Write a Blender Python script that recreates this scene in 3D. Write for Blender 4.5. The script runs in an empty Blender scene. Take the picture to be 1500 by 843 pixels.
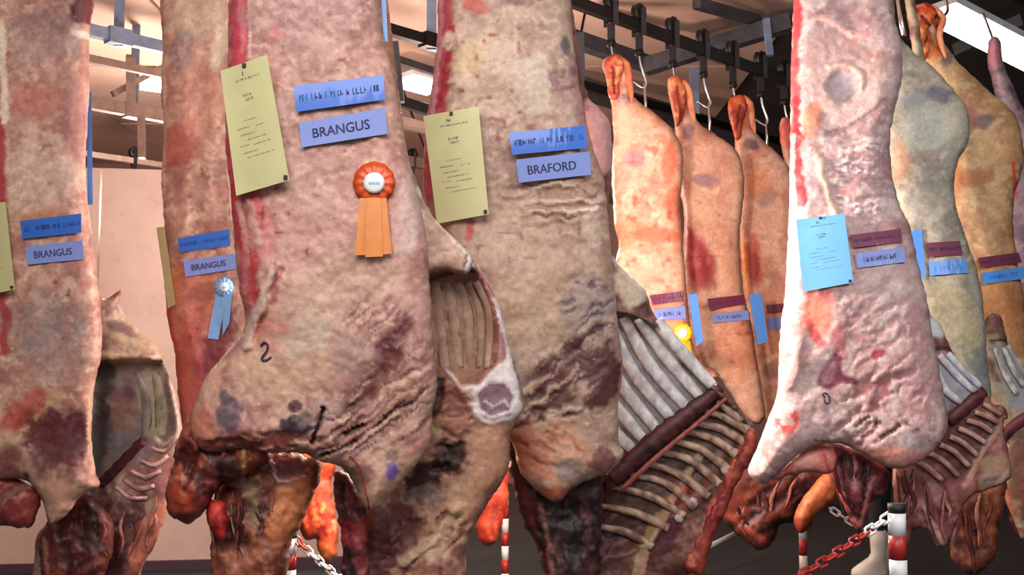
import bpy, bmesh, math, random
import numpy as np
from mathutils import Vector, Matrix
from mathutils.bvhtree import BVHTree
from mathutils.geometry import delaunay_2d_cdt

scene = bpy.context.scene
COL = scene.collection
rnd = random.Random(7)
R = math.radians

# ---------------------------------------------------------------- camera
F, W, H = 1600.0, 1500.0, 843.0
CZ, PITCH = 1.45, R(5.0)
cd = bpy.data.cameras.new('camera'); cam = bpy.data.objects.new('camera', cd); COL.objects.link(cam)
cam.location = (0, 0, CZ); cam.rotation_euler = (R(90) + PITCH, 0, 0)
cd.sensor_fit = 'HORIZONTAL'; cd.sensor_width = 36.0; cd.lens = 36.0 * F / W
cd.clip_start = 0.05; cd.clip_end = 100
scene.camera = cam

# ---------------------------------------------------------------- world, lamps, exposure
scene.view_settings.view_transform = 'Standard'; scene.view_settings.look = 'None'
scene.view_settings.gamma = 1.0; scene.view_settings.use_curve_mapping = False
scene.view_settings.exposure = 0.0
w = bpy.data.worlds.new('hall_air'); scene.world = w; w.use_nodes = True
bg = w.node_tree.nodes['Background']; bg.inputs[0].default_value = (1.0, 0.90, 0.87, 1); bg.inputs[1].default_value = 0.42

def lamp(name, kind, loc, energy, color, size=0.2, aim=None, size_y=None, spot=None):
    l = bpy.data.lights.new(name, kind); l.energy = energy; l.color = color
    if kind == 'AREA':
        l.size = size
        if size_y: l.shape = 'RECTANGLE'; l.size_y = size_y
    else: l.shadow_soft_size = size
    if kind == 'SPOT': l.spot_size = R(spot or 90); l.spot_blend = 0.6
    o = bpy.data.objects.new(name, l); COL.objects.link(o); o.location = loc
    if aim is not None:
        o.rotation_euler = (Vector(aim) - Vector(loc)).to_track_quat('-Z', 'Y').to_euler()
    return o
# hall ceiling lamps above and behind the photographer
lamp('hall_lamp', 'AREA', (-0.5, -0.2, 4.0), 178, (1.0, 0.95, 0.91), 3.0, (0.0, 3.9, 2.2), 1.6)
lamp('hall_lamp', 'AREA', (3.2, 1.0, 3.9), 88, (0.90, 0.96, 1.0), 2.2, (2.6, 6.0, 1.9), 1.4)
# unseen warm lights between and behind the rows, some added only to brighten
lamp('unseen_warm_light', 'POINT', (0.28, 4.50, 2.20), 215, (1.0, 0.87, 0.81), 0.10)
lamp('unseen_warm_light', 'POINT', (0.20, 6.00, 2.85), 45, (1.0, 0.84, 0.76), 0.10)  # added to brighten the orange sides on the back rail
lamp('unseen_warm_light', 'POINT', (0.75, 5.90, 1.25), 60, (1.0, 0.80, 0.66), 0.10)
lamp('unseen_warm_light', 'POINT', (-0.92, 5.30, 1.42), 75, (1.0, 0.62, 0.40), 0.12)
lamp('unseen_warm_light', 'POINT', (-2.40, 6.8, 2.6), 95, (1.0, 0.80, 0.70), 0.15)  # added to wash the left partition and ceiling
lamp('unseen_warm_light', 'POINT', (-3.4, 10.3, 3.1), 300, (1.0, 0.84, 0.72), 0.2)  # added behind the partition to brighten the left ceiling
lamp('unseen_warm_light', 'POINT', (-0.5, 9.0, 3.0), 190, (1.0, 0.78, 0.66), 0.15)

# ---------------------------------------------------------------- pixel <-> world
cp, sp_ = math.cos(PITCH), math.sin(PITCH)
def ray(px, py):
    a = (px - W / 2) / F; b = -(py - H / 2) / F
    return Vector((a, cp - b * sp_, sp_ + b * cp))
def at(px, py, Y):
    d = ray(px, py); return Vector((0, 0, CZ)) + d * (Y / d.y)
def proj(p):
    x, y, z = p[0], p[1], p[2] - CZ
    f = y * cp + z * sp_; u = -y * sp_ + z * cp
    return W / 2 + F * x / f, H / 2 - F * u / f
def at_z(px, py, z):
    d = ray(px, py); return Vector((0, 0, CZ)) + d * ((z - CZ) / d.z)

# ---------------------------------------------------------------- objects
def tag(o, label=None, cat=None, group=None, kind=None):
    if label: o['label'] = label
    if cat: o['category'] = cat
    if group: o['group'] = group
    if kind: o['kind'] = kind
    return o
def thing(name, label, cat, loc=(0, 0, 0), group=None):
    o = bpy.data.objects.new(name, None); COL.objects.link(o); o.location = loc; o.empty_display_size = 0.1
    return tag(o, label, cat, group)
def link(name, me, parent=None, label=None):
    o = bpy.data.objects.new(name, me); COL.objects.link(o)
    if parent is not None:
        o.parent = parent
        p = parent; off = Vector((0, 0, 0))
        while p is not None: off += p.location; p = p.parent
        me.transform(Matrix.Translation(-off))
    if label: o['label'] = label
    return o
def mesh(name, verts, faces, mat, parent=None, smooth=False, label=None):
    me = bpy.data.meshes.new(name); me.from_pydata([tuple(v) for v in verts], [], faces); me.materials.append(mat)
    if smooth: me.polygons.foreach_set('use_smooth', [True] * len(me.polygons))
    me.update()
    return link(name, me, parent, label)
def dup(root, loc):
    r = root.copy(); COL.objects.link(r); r.location = loc
    for ch in list(root.children):
        c = ch.copy(); COL.objects.link(c); c.parent = r
        for g in ch.children:
            d = g.copy(); COL.objects.link(d); d.parent = c
    return r

# ---------------------------------------------------------------- colour and noise
def s2l(c):
    c = np.asarray(c, float) / 255.0
    return np.where(c <= 0.04045, c / 12.92, ((c + 0.055) / 1.055) ** 2.4)
def _h(ix, iy, s):
    n = (ix.astype(np.int64) * 374761393 + iy.astype(np.int64) * 668265263 + s * 974711) & 0x7fffffff
    n = ((n ^ (n >> 13)) * 1274126177) & 0x7fffffff
    return ((n ^ (n >> 16)) & 0xffff) / 65535.0
def vn(x, y, s):
    ix = np.floor(x); iy = np.floor(y); fx = x - ix; fy = y - iy
    fx = fx * fx * (3 - 2 * fx); fy = fy * fy * (3 - 2 * fy)
    a = _h(ix, iy, s); b = _h(ix + 1, iy, s); c = _h(ix, iy + 1, s); d = _h(ix + 1, iy + 1, s)
    return (a * (1 - fx) + b * fx) * (1 - fy) + (c * (1 - fx) + d * fx) * fy
def fbm(x, y, s, o=4):
    t = 0; a = 0.5; n = 0
    for i in range(o):
        t = t + a * vn(x * 2 ** i, y * 2 ** i, s + i * 17); n += a; a *= 0.55
    return t / n            # 0..1 around .5
def sst(a, b, x):
    t = np.clip((x - a) / (b - a), 0, 1); return t * t * (3 - 2 * t)
def seg_dist(X, Y, pts, closed=False):
    P = np.asarray(pts, float); best = np.full(X.shape, 1e9)
    n = len(P); m = n if closed else n - 1
    for i in range(m):
        a = P[i]; b = P[(i + 1) % n]; ab = b - a; L = max(ab @ ab, 1e-9)
        t = np.clip(((X - a[0]) * ab[0] + (Y - a[1]) * ab[1]) / L, 0, 1)
        best = np.minimum(best, (X - a[0] - t * ab[0]) ** 2 + (Y - a[1] - t * ab[1]) ** 2)
    return np.sqrt(best)
def inside(X, Y, P):
    r = np.zeros(X.shape, bool); n = len(P); j = n - 1
    for i in range(n):
        xi, yi = P[i]; xj, yj = P[j]
        if yi != yj:
            r ^= ((yi > Y) != (yj > Y)) & (X < (xj - xi) * (Y - yi) / (yj - yi) + xi)
        j = i
    return r
def smooth_poly(pts, step, closed=True):
    P = [np.array(p, float) for p in pts]; n = len(P); out = []
    for i in range(n if closed else n - 1):
        p0 = P[(i - 1) % n] if closed or i > 0 else P[0]; p1 = P[i]; p2 = P[(i + 1) % n]
        p3 = P[(i + 2) % n] if closed or i + 2 < n else P[-1]
        k = max(1, int(np.linalg.norm(p2 - p1) / step))
        for q in range(k):
            t = q / k
            out.append(0.5 * ((2 * p1) + (p2 - p0) * t + (2 * p0 - 5 * p1 + 4 * p2 - p3) * t * t + (3 * p1 - p0 - 3 * p2 + p3) * t ** 3))
    if not closed: out.append(P[-1])
    return np.array(out)

# layers of colour (the meat's own marks, and dark put into hollows) and relief; everything in picture-sized units of the carcass plane
def B(x, y, rx, ry, ang, col, st=1.0, rag=0.6, dep=0.0): return ('B', x, y, rx, ry, ang, col, st, rag, dep)
def S(x, y, rx, ry, ang, col, st=0.8, wl=40, ws=7, thr=0.6, dep=0.0): return ('S', x, y, rx, ry, ang, col, st, wl, ws, thr, dep)
def L(pts, wd, col, st=1.0, dep=0.0, rag=0.4): return ('L', pts, wd, col, st, dep, rag)
def K(x, y, rx, ry, col, cell=14, thr=0.8, st=0.8): return ('K', x, y, rx, ry, col, cell, thr, st)
def PG(pts, col, st=1.0, soft=5, dep=0.0): return ('P', pts, col, st, soft, dep)

def apply_layers(X, Y, col, layers, seed):
    dh = np.zeros(X.shape)
    wx = (fbm(X / 17, Y / 17, seed + 301, 3) - .5) * 2; wy = (fbm(X / 17, Y / 17, seed + 507, 3) - .5) * 2
    for k, l in enumerate(layers):
        if l[0] in 'BS':
            _, x, y, rx, ry, ang = l[:6]; c, s = math.cos(R(ang)), math.sin(R(ang))
            dx = X - x; dy = Y - y; u = (dx * c + dy * s); v = (-dx * s + dy * c)
            if l[0] == 'B':
                cc, st, rag, dep = l[6:]
                r = np.sqrt((u / rx) ** 2 + (v / ry) ** 2) + rag * 0.8 * (fbm(X / 15 + k, Y / 15, seed + k, 5) - .5) * 2
                m = 1 - sst(0.70, 1.08, r)
            else:
                cc, st, wl, ws, thr, dep = l[6:]
                r = np.sqrt((u / rx) ** 2 + (v / ry) ** 2)
                n = fbm((u + wx * 9) / wl, (v + wy * 9) / ws, seed + 31 * k, 3)
                m = sst(thr - 0.05, thr + 0.07, n) * (1 - sst(0.6, 1.05, r))
        elif l[0] == 'L':
            _, pts, wd, cc, st, dep, rag = l
            P = smooth_poly(pts, 8, False) if len(pts) > 2 else np.array(pts, float)
            d = seg_dist(X + wx * rag * wd, Y + wy * rag * wd, P) / (wd / 2)
            m = 1 - sst(0.6, 1.15, d)
        elif l[0] == 'K':
            _, x, y, rx, ry, cc, cell, thr, st = l; dep = 0
            n = vn(X / cell + 9, Y / cell, seed + 11 * k)
            m = sst(thr, thr + 0.1, n) * (1 - sst(0.7, 1.0, np.sqrt(((X - x) / rx) ** 2 + ((Y - y) / ry) ** 2)))
        else:
            _, pts, cc, st, soft, dep = l
            d = seg_dist(X + wx * 4, Y + wy * 4, pts, True); ins = inside(X + wx * 4, Y + wy * 4, [tuple(p) for p in pts])
            m = sst(-soft, soft, np.where(ins, d, -d))
        if cc is not None:
            mm = (m * st)[:, None]; col[:] = col * (1 - mm) + s2l(cc)[None, :] * mm
        dh += m * dep
    return dh

def set_col(me, col):
    a = me.color_attributes.new('hue', 'FLOAT_COLOR', 'POINT')
    a.data.foreach_set('color', np.concatenate([col, np.ones((len(col), 1))], 1).astype(np.float32).ravel())

BV = {}
def flesh(name, outline, Y0, T=0.10, Tb=0.10, Rp=60, base=((190, 158, 145), (170, 130, 120), (208, 182, 160)), layers=(), step=4.2,
          seed=1, k=0.0, amp=0.006, nsc=26, rough=1.6, bowl=None, parent=None, mat=None, csc=24, label=None, cx=None, contrast=1.0, tilt=0.0):
    """one closed body: outline in picture units on a real vertical plane at distance Y0 (k, tilt: how the plane turns), swollen to real thickness"""
    ol = smooth_poly(outline, step)
    nx = (fbm(ol[:, 0] / 9, ol[:, 1] / 9, seed + 5, 3) - .5) * 2; ny = (fbm(ol[:, 0] / 9, ol[:, 1] / 9, seed + 77, 3) - .5) * 2
    ol = ol + np.stack([nx, ny], 1) * rough
    lo = ol.min(0); hi = ol.max(0)
    gx, gy = np.meshgrid(np.arange(lo[0], hi[0], step), np.arange(lo[1], hi[1], step * 0.87))
    gx = gx + ((np.arange(gx.shape[0]) % 2) * step / 2)[:, None]
    gx = gx.ravel(); gy = gy.ravel(); g = np.random.default_rng(seed)
    gx = gx + g.uniform(-.12, .12, gx.shape) * step; gy = gy + g.uniform(-.12, .12, gy.shape) * step
    m = inside(gx, gy, [tuple(p) for p in ol]); gx = gx[m]; gy = gy[m]
    d = seg_dist(gx, gy, ol, True); m = d > step * 0.6
    gx = gx[m]; gy = gy[m]
    nb = len(ol)
    pts = [Vector((float(p[0]), float(p[1]))) for p in ol] + [Vector((float(a), float(b))) for a, b in zip(gx, gy)]
    vs, es, fs, *_ = delaunay_2d_cdt(pts, [], [list(range(nb))], 1, 1e-4)
    X = np.array([v.x for v in vs]); Y = np.array([v.y for v in vs])
    D = seg_dist(X, Y, ol, True)
    edge = D < 0.05 * step
    q = np.clip(D / Rp, 0, 1); prof = np.sqrt(np.clip(1 - (1 - q) ** 2, 0, 1))
    fade = np.clip(D / 14, 0, 1)
    n1 = (fbm(X / (nsc * 4), Y / (nsc * 4), seed + 3, 2) - .5) * 2
    n2 = (fbm(X / nsc, Y / nsc, seed + 13, 5) - .5) * 2 + (fbm(X / 8.5, Y / 7, seed + 19, 3) - .5) * .32
    hf = T * prof * (1 + 0.25 * n1) + amp * n2 * fade * 1.6
    hb = Tb * prof
    # colour
    ww = (fbm(X / 30, Y / 30, seed + 71, 3) - .5) * 30
    c1 = fbm((X + ww) / csc, (Y - ww) / csc, seed + 101, 6); c2 = fbm((X - ww) / (csc * .55), (Y + ww) / (csc * .4), seed + 211, 5)
    a = sst(.5 - .16 / contrast, .5 + .16 / contrast, c1)[:, None]; b = sst(.52, .72, c2)[:, None]
    C0, C1, C2 = (s2l(t)[None, :] for t in base)
    col = C0 * (1 - a) + C1 * a; col = col * (1 - b * .8) + C2 * b * .8
    vein = 1 - np.abs(fbm((X + ww) / 19, (Y + ww) / 15, seed + 401, 4) - .5) * 2; vm = (sst(.955, .99, vein) * sst(.45, .62, fbm(X / 60, Y / 60, seed + 9, 2)))[:, None] * .45
    col = col * (1 - vm) + col * np.array([[.74, .50, .47]]) * vm
    gr = (1 + (fbm(X / 5.5, Y / 5, seed + 55, 2) - .5) * .34)[:, None]; col = col * gr
    dh = apply_layers(X, Y, col, layers, seed)
    hf = hf + dh * fade
    if bowl is not None:
        bp, depth, bw, bcol = bowl
        bp = smooth_poly(bp, 8); ins = inside(X, Y, [tuple(p) for p in bp]); bd = seg_dist(X, Y, bp, True)
        e = np.where(ins, np.sqrt(np.clip(1 - (1 - np.clip(bd / bw, 0, 1)) ** 2, 0, 1)), 0)
        hf = hf - depth * e
        hb = np.maximum(hb, -hf + 0.025)
        hb[edge] = 0
    hf = np.maximum(hf, -hb + 0.004); hf[edge] = 0
    if cx is None: cx = X.mean()
    sc = Y0 / F
    verts = []; idx_b = {}
    yy = Y0 + (X - cx) * k + (Y - 420) * tilt
    base_p = [at(float(a), float(b), float(c)) for a, b, c in zip(X, Y, yy)]
    c_ = at((lo[0] + hi[0]) / 2, (max(lo[1], 0) + min(hi[1], H)) / 2, Y0); dv = (Vector((0, 0, CZ)) - c_).normalized()      # the way this side faces
    verts = [tuple(p + dv * float(h)) for p, h in zip(base_p, hf)]
    nv = len(verts); cols = [col]; bk = np.full(nv, -1); ib = np.where(~edge)[0]
    bk[ib] = nv + np.arange(len(ib)); bk[edge] = np.where(edge)[0]
    verts += [tuple(base_p[i] - dv * float(hb[i])) for i in ib]
    cols = np.concatenate([col, col[ib]], 0)
    faces = []
    for f in fs:
        f = list(f); A = [vs[i] for i in f]
        ar = sum(A[i].x * A[(i + 1) % len(A)].y - A[(i + 1) % len(A)].x * A[i].y for i in range(len(A)))
        if ar > 0: f = f[::-1]                     # picture y runs down: front faces must turn to the camera
        faces.append(f); g2 = [int(bk[i]) for i in f[::-1]]
        if set(g2) != set(f): faces.append(g2)
    me = bpy.data.meshes.new(name); me.from_pydata(verts, [], faces); me.materials.append(mat or MEAT)
    me.polygons.foreach_set('use_smooth', [True] * len(me.polygons)); set_col(me, np.clip(cols, 0.002, 0.95)); me.update()
    BV_ = BVHTree.FromPolygons([Vector(v) for v in verts], faces)
    o = link(name, me, parent, label)
    return o, BV_
def hit(bv, px, py):
    d = ray(px, py).normalized(); h = bv.ray_cast(Vector((0, 0, CZ)), d)
    return h[0]

def sweep(pts, rad, sides=8, flat=1.0):
    """closed tube along 3D points"""
    P = [Vector(p) for p in pts]; n = len(P); vs = []; fs = []
    if not hasattr(rad, '__len__'): rad = [rad] * n
    up = Vector((0, -1, 0)); prev = None
    for i in range(n):
        t = (P[min(i + 1, n - 1)] - P[max(i - 1, 0)]).normalized()
        a = prev - t * prev.dot(t) if prev is not None else t.cross(Vector((0, 1, 0)) if abs(t.y) < .9 else Vector((1, 0, 0)))
        a.normalize(); prev = a; b = t.cross(a)
        for j in range(sides):
            an = 2 * math.pi * j / sides
            vs.append(P[i] + (a * math.cos(an) + b * math.sin(an) * flat) * rad[i])
    for i in range(n - 1):
        for j in range(sides):
            fs.append([i * sides + j, i * sides + (j + 1) % sides, (i + 1) * sides + (j + 1) % sides, (i + 1) * sides + j])
    fs.append(list(range(sides))[::-1]); fs.append([(n - 1) * sides + j for j in range(sides)])
    return vs, fs
def bone(name, pts, rpx, parent, Y=None, bv=None, off=0.0, col=((190, 180, 165), (150, 120, 110)), seed=1, label=None, sides=8, flat=0.6, csc=7, mat=None, jit=.05):
    """a rib, a backbone, a sinew: a tube lying on a body (bv) or at distance Y, coloured along its length"""
    P = smooth_poly(pts, 7, False) if len(pts) > 2 else np.linspace(pts[0], pts[1], 10)
    rr = np.interp(np.linspace(0, 1, len(P)), np.linspace(0, 1, len(rpx)), rpx) if hasattr(rpx, '__len__') else np.full(len(P), rpx)
    pts3 = []; last = None
    for p in P:
        h = hit(bv, *p) if bv else None
        yv = h.y - off if h is not None else (last if last else Y); last = yv
        pts3.append(at(p[0], p[1], yv))
    ys = [p.y for p in pts3]                                     # iron out jumps
    for _ in range(3): ys = [(ys[max(i - 1, 0)] + ys[i] + ys[min(i + 1, len(ys) - 1)]) / 3 for i in range(len(ys))]
    pts3 = [at(P[i][0], P[i][1], ys[i]) for i in range(len(P))]
    rad = [max(0.3, r * (1 + jit * (rnd.random() - .5))) * y / F for r, y in zip(rr, ys)]
    vs, fs = sweep(pts3, rad, sides, flat)
    me = bpy.data.meshes.new(name); me.from_pydata([tuple(v) for v in vs], [], fs); me.materials.append(mat or MEAT)
    me.polygons.foreach_set('use_smooth', [True] * len(me.polygons))
    pp = np.array([proj(v) for v in vs]); c = fbm(pp[:, 0] / csc, pp[:, 1] / csc, seed, 3); a = sst(.35, .65, c)[:, None]
    set_col(me, s2l(col[0])[None] * (1 - a) + s2l(col[1])[None] * a); me.update()
    return link(name, me, parent, label)

# ---------------------------------------------------------------- materials
def mat_new(name):
    m = bpy.data.materials.new(name); m.use_nodes = True; nt = m.node_tree
    return m, nt, nt.nodes['Principled BSDF'], nt.nodes.new, nt.links.new
def ramp2(nt, fac, a, b, p0=.35, p1=.65):
    r = nt.nodes.new('ShaderNodeValToRGB'); r.color_ramp.elements[0].position = p0; r.color_ramp.elements[1].position = p1
    r.color_ramp.elements[0].color = (*a, 1); r.color_ramp.elements[1].color = (*b, 1); nt.links.new(fac, r.inputs[0]); return r.outputs[0]
def noise(nt, scale, detail=6, rough=.6, co='Object'):
    n = nt.nodes.new('ShaderNodeTexNoise'); n.inputs['Scale'].default_value = scale; n.inputs['Detail'].default_value = detail
    n.inputs['Roughness'].default_value = rough
    t = nt.nodes.new('ShaderNodeTexCoord'); nt.links.new(t.outputs[co], n.inputs['Vector']); return n.outputs['Fac']
def flesh_mat(name, rough, bump, gl=.35):
    m, nt, bs, N, LK = mat_new(name)
    a = N('ShaderNodeAttribute'); a.attribute_name = 'hue'
    f1 = noise(nt, 55, 7, .65); v1 = ramp2(nt, f1, (.80, .75, .73), (1.16, 1.15, 1.14), .3, .7)
    mx = N('ShaderNodeMix'); mx.data_type = 'RGBA'; mx.blend_type = 'MULTIPLY'; mx.inputs[0].default_value = 1
    LK(a.outputs['Color'], mx.inputs[6]); LK(v1, mx.inputs[7])
    f2 = noise(nt, 23, 3, .5); v2 = ramp2(nt, f2, (1, 1, 1), (.62, .38, .36), .70, .78)
    m2 = N('ShaderNodeMix'); m2.data_type = 'RGBA'; m2.blend_type = 'MULTIPLY'; m2.inputs[0].default_value = .75
    LK(mx.outputs[2], m2.inputs[6]); LK(v2, m2.inputs[7]); LK(m2.outputs[2], bs.inputs['Base Color'])
    bs.inputs['Roughness'].default_value = rough; bs.inputs['Specular IOR Level'].default_value = gl
    bp = N('ShaderNodeBump'); bp.inputs['Strength'].default_value = bump; bp.inputs['Distance'].default_value = .012
    LK(noise(nt, 38, 8, .65), bp.inputs['Height']); LK(bp.outputs[0], bs.inputs['Normal'])
    return m
MEAT = flesh_mat('raw_beef', .46, .28)
def plain(name, c, rough=.5, metal=0, var=.12, scale=12, bump=0, coat=0, emit=None, es=1):
    m, nt, bs, N, LK = mat_new(name); l = s2l(c)
    LK(ramp2(nt, noise(nt, scale), tuple(np.clip(l * (1 - var), 0, 1)), tuple(np.clip(l * (1 + var), 0, 1))), bs.inputs['Base Color'])
    bs.inputs['Roughness'].default_value = rough; bs.inputs['Metallic'].default_value = metal; bs.inputs['Coat Weight'].default_value = coat
    bs.inputs['Coat Roughness'].default_value = .08
    if bump:
        bp = N('ShaderNodeBump'); bp.inputs['Strength'].default_value = bump; bp.inputs['Distance'].default_value = .01
        LK(noise(nt, scale * 3), bp.inputs['Height']); LK(bp.outputs[0], bs.inputs['Normal'])
    if emit: bs.inputs['Emission Color'].default_value = (*s2l(emit), 1); bs.inputs['Emission Strength'].default_value = es
    return m
def sleeve(name, c):
    m = plain(name, c, .5, 0, .05, 9, 0, 0); nt = m.node_tree; bs = nt.nodes['Principled BSDF']
    bs.inputs['Coat Weight'].default_value = .4; bs.inputs['Coat Roughness'].default_value = .1      # clear plastic over the paper, creased
    n = nt.nodes.new('ShaderNodeTexNoise'); t = nt.nodes.new('ShaderNodeTexCoord'); mp = nt.nodes.new('ShaderNodeMapping'); mp.inputs['Scale'].default_value = (20, 20, 4); mp.inputs['Rotation'].default_value = (0, R(24), 0)
    nt.links.new(t.outputs['Object'], mp.inputs[0]); nt.links.new(mp.outputs[0], n.inputs['Vector']); n.inputs['Scale'].default_value = 1; n.inputs['Detail'].default_value = 2
    b = nt.nodes.new('ShaderNodeBump'); b.inputs['Strength'].default_value = 1; b.inputs['Distance'].default_value = .005
    nt.links.new(n.outputs['Fac'], b.inputs['Height']); nt.links.new(b.outputs[0], bs.inputs['Coat Normal'])
    return m
M = dict(
    rail=plain('painted_rail', (70, 68, 74), .5, .3, .2), railblue=plain('blue_grey_steel', (120, 135, 160), .5, .3, .2), railtan=plain('dusty_steel', (140, 118, 108), .6, .2, .2),
    iron=plain('black_iron', (38, 34, 34), .5, .6, .25), steel=plain('polished_steel', (200, 200, 205), .28, 1, .05),
    yellow=sleeve('yellow_paper', (190, 184, 132)), bluep=sleeve('pale_blue_paper', (96, 160, 200)),
    blue=sleeve('blue_card', (16, 92, 192)), lilac=sleeve('lilac_card', (120, 138, 204)),
    sky=sleeve('sky_blue_card', (66, 132, 212)), maroon=sleeve('maroon_card', (108, 30, 66)),
    ink=plain('grey_ink', (98, 92, 84), .7), inkn=plain('navy_ink', (52, 54, 100), .7), inkd=plain('dark_blue_ink', (14, 52, 120), .7),
    inkp=plain('purple_marker', (62, 32, 66), .7), stamp=plain('violet_stamp_ink', (112, 84, 168), .7, 0, .3, 60),
    orange=plain('orange_satin', (206, 78, 30), .4, 0, .12, 30), orange2=plain('apricot_satin', (214, 130, 58), .38, 0, .08, 30), ltblue=plain('pale_blue_satin', (130, 178, 232), .35, 0, .1, 30),
    gold=plain('gold_satin', (236, 190, 40), .4, 0, .1, 30), white=plain('white_plastic', (226, 226, 226), .4, 0, .05), red=plain('red_plastic', (168, 40, 38), .4, 0, .1),
    black=plain('black_rubber', (26, 24, 26), .6), boot=plain('white_rubber', (222, 216, 204), .45, 0, .06), coat=plain('white_cotton', (205, 200, 196), .8),
    trouser=plain('dark_trousers', (44, 44, 48), .8), skin=plain('skin', (205, 150, 125), .55), hair=plain('dark_hair', (45, 32, 26), .6),
    string=plain('red_string', (150, 40, 40), .6), tube=plain('glow_tube', (255, 255, 255), .5, 0, 0, 5, 0, 0, (255, 255, 255), 9), tin=plain('white_tin', (190, 190, 190), .5))
# ---------------------------------------------------------------- setting
def surf(name, verts, mat, kind='structure', faces=None):
    o = mesh(name, verts, faces or [list(range(len(verts)))], mat); o['kind'] = kind; return o
def wallmat(name, c1, c2, c3, rough=.7, sc=1.3, spot=0):
    m, nt, bs, N, LK = mat_new(name)
    a = ramp2(nt, noise(nt, sc, 5, .6), tuple(s2l(c1)), tuple(s2l(c2)), .38, .62)
    f = ramp2(nt, noise(nt, sc * 9, 6, .7), (0, 0, 0), (1, 1, 1), .55, .75)
    mx = N('ShaderNodeMix'); mx.data_type = 'RGBA'; LK(f, mx.inputs[0]); LK(a, mx.inputs[6]); mx.inputs[7].default_value = (*s2l(c3), 1)
    LK(mx.outputs[2], bs.inputs['Base Color']); bs.inputs['Roughness'].default_value = rough
    bp = N('ShaderNodeBump'); bp.inputs['Strength'].default_value = .15; LK(noise(nt, sc * 14), bp.inputs['Height']); LK(bp.outputs[0], bs.inputs['Normal'])
    return m
FLOOR = wallmat('wet_dark_floor', (22, 40, 44), (34, 52, 56), (18, 30, 34), .35)
WALLW = wallmat('white_panel', (196, 166, 154), (208, 180, 166), (186, 154, 144), .55)
WALLB = wallmat('brownish_wall', (150, 112, 102), (168, 128, 116), (132, 98, 92), .7)
CEIL = wallmat('ceiling_sheet', (200, 162, 146), (212, 176, 158), (186, 146, 132), .6)
DARK = wallmat('dark_sheet', (40, 42, 46), (54, 54, 58), (30, 32, 38), .6)
surf('floor', [(-12, -3, 0), (14, -3, 0), (14, 17, 0), (-12, 17, 0)], FLOOR)
surf('wall_back', [(-12, 16, 0), (14, 16, 0), (14, 16, 5), (-12, 16, 5)], WALLB)
surf('wall_left', [(-12, -3, 0), (-12, 16, 0), (-12, 16, 5), (-12, -3, 5)], WALLW)
surf('wall_right', [(14, -3, 0), (14, 16, 0), (14, 16, 5), (14, -3, 5)], DARK)
# ceiling in long sheets, joints recessed
surf('ceiling', [(-12, -3, 4.75), (14, -3, 4.75), (14, 17, 4.75), (-12, 17, 4.75)], DARK)
ceil_o = bpy.data.objects['ceiling']
def box_vf(x0, x1, y0, y1, z0, z1):
    v = [(x, y, z) for z in (z0, z1) for y in (y0, y1) for x in (x0, x1)]
    return v, [[0, 2, 3, 1], [4, 5, 7, 6], [0, 1, 5, 4], [2, 6, 7, 3], [0, 4, 6, 2], [1, 3, 7, 5]]
def box(name, x0, x1, y0, y1, z0, z1, mat, parent=None, label=None):
    v, f = box_vf(x0, x1, y0, y1, z0, z1); return mesh(name, v, f, mat, parent, False, label)
for i in range(7):
    for j in range(5):
        x0 = -10.5 + i * 1.86; y0 = 3.5 + j * 2.5
        dark = x0 > 2.2  # right panels darkened in colour, where the lamps' light falls off
        v, f = box_vf(x0, x0 + 1.83, y0, y0 + 2.46, 4.70 - .006 * ((i + j) % 2), 4.74)
        mesh('ceiling_panel', v, f, DARK if dark else CEIL, ceil_o)
# white partition of upright panels on the left
part = thing('partition_wall', None, None); part['kind'] = 'structure'
pa, pb = Vector((-5.2, 8.3, 0)), Vector((-1.35, 8.9, 0)); du = (pb - pa).normalized(); nn = Vector((du.y, -du.x, 0)); Lp = (pb - pa).length
for i in range(4):
    a0 = pa + du * (Lp * i / 4 + .006); a1 = pa + du * (Lp * (i + 1) / 4 - .006)
    q = [a0, a1, a1 - nn * .06, a0 - nn * .06]
    vs = [(p.x, p.y, z) for z in (.02, 3.16) for p in q]
    mesh('panel', vs, [[3, 2, 1, 0], [4, 5, 6, 7], [0, 1, 5, 4], [1, 2, 6, 5], [2, 3, 7, 6], [3, 0, 4, 7]], WALLW, part)
q = [pa + nn * .05, pb + nn * .05, pb, pa]
o = mesh('baseboard_left', [(p.x, p.y, z) for z in (0, .07) for p in q], [[3, 2, 1, 0], [4, 5, 6, 7], [0, 1, 5, 4], [1, 2, 6, 5], [2, 3, 7, 6], [3, 0, 4, 7]], plain('plum_kerb', (70, 44, 56), .6)); o['kind'] = 'structure'
# low dark steps at the back right
for i, (yy, zz) in enumerate([(13.2, .18), (13.7, .36)]):
    o = box('trim_%d' % (i + 1), 0.2, 9, yy, yy + .5 + .01 * i, 0.001, zz, DARK); o['kind'] = 'structure'

# ---------------------------------------------------------------- overhead rails (all run the same slanting way, X - Y = c)
RZ = 3.9
def bar(name, a, b, wd, ht, mat, parent=None, label=None):
    a = Vector(a); b = Vector(b); d = (b - a).normalized(); s = d.cross(Vector((0, 0, 1)))
    if s.length < .01: s = Vector((1, 0, 0))
    s.normalize(); u = s.cross(d); vs = []
    for p in (a, b):
        for i, j in ((-1, -1), (1, -1), (1, 1), (-1, 1)): vs.append(p + s * (i * wd / 2) + u * (j * ht / 2))
    return mesh(name, vs, [[3, 2, 1, 0], [4, 5, 6, 7], [0, 1, 5, 4], [1, 2, 6, 5], [2, 3, 7, 6], [3, 0, 4, 7]], mat, parent, False, label)
def on_rail(c, px, z=RZ):
    """the point of rail c seen at picture column px"""
    lo, hi = 1.0, 16.0
    for _ in range(60):
        m = (lo + hi) / 2
        if proj((m + c, m, z))[0] < px: lo = m
        else: hi = m
    return Vector((lo + c, lo, z))
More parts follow.
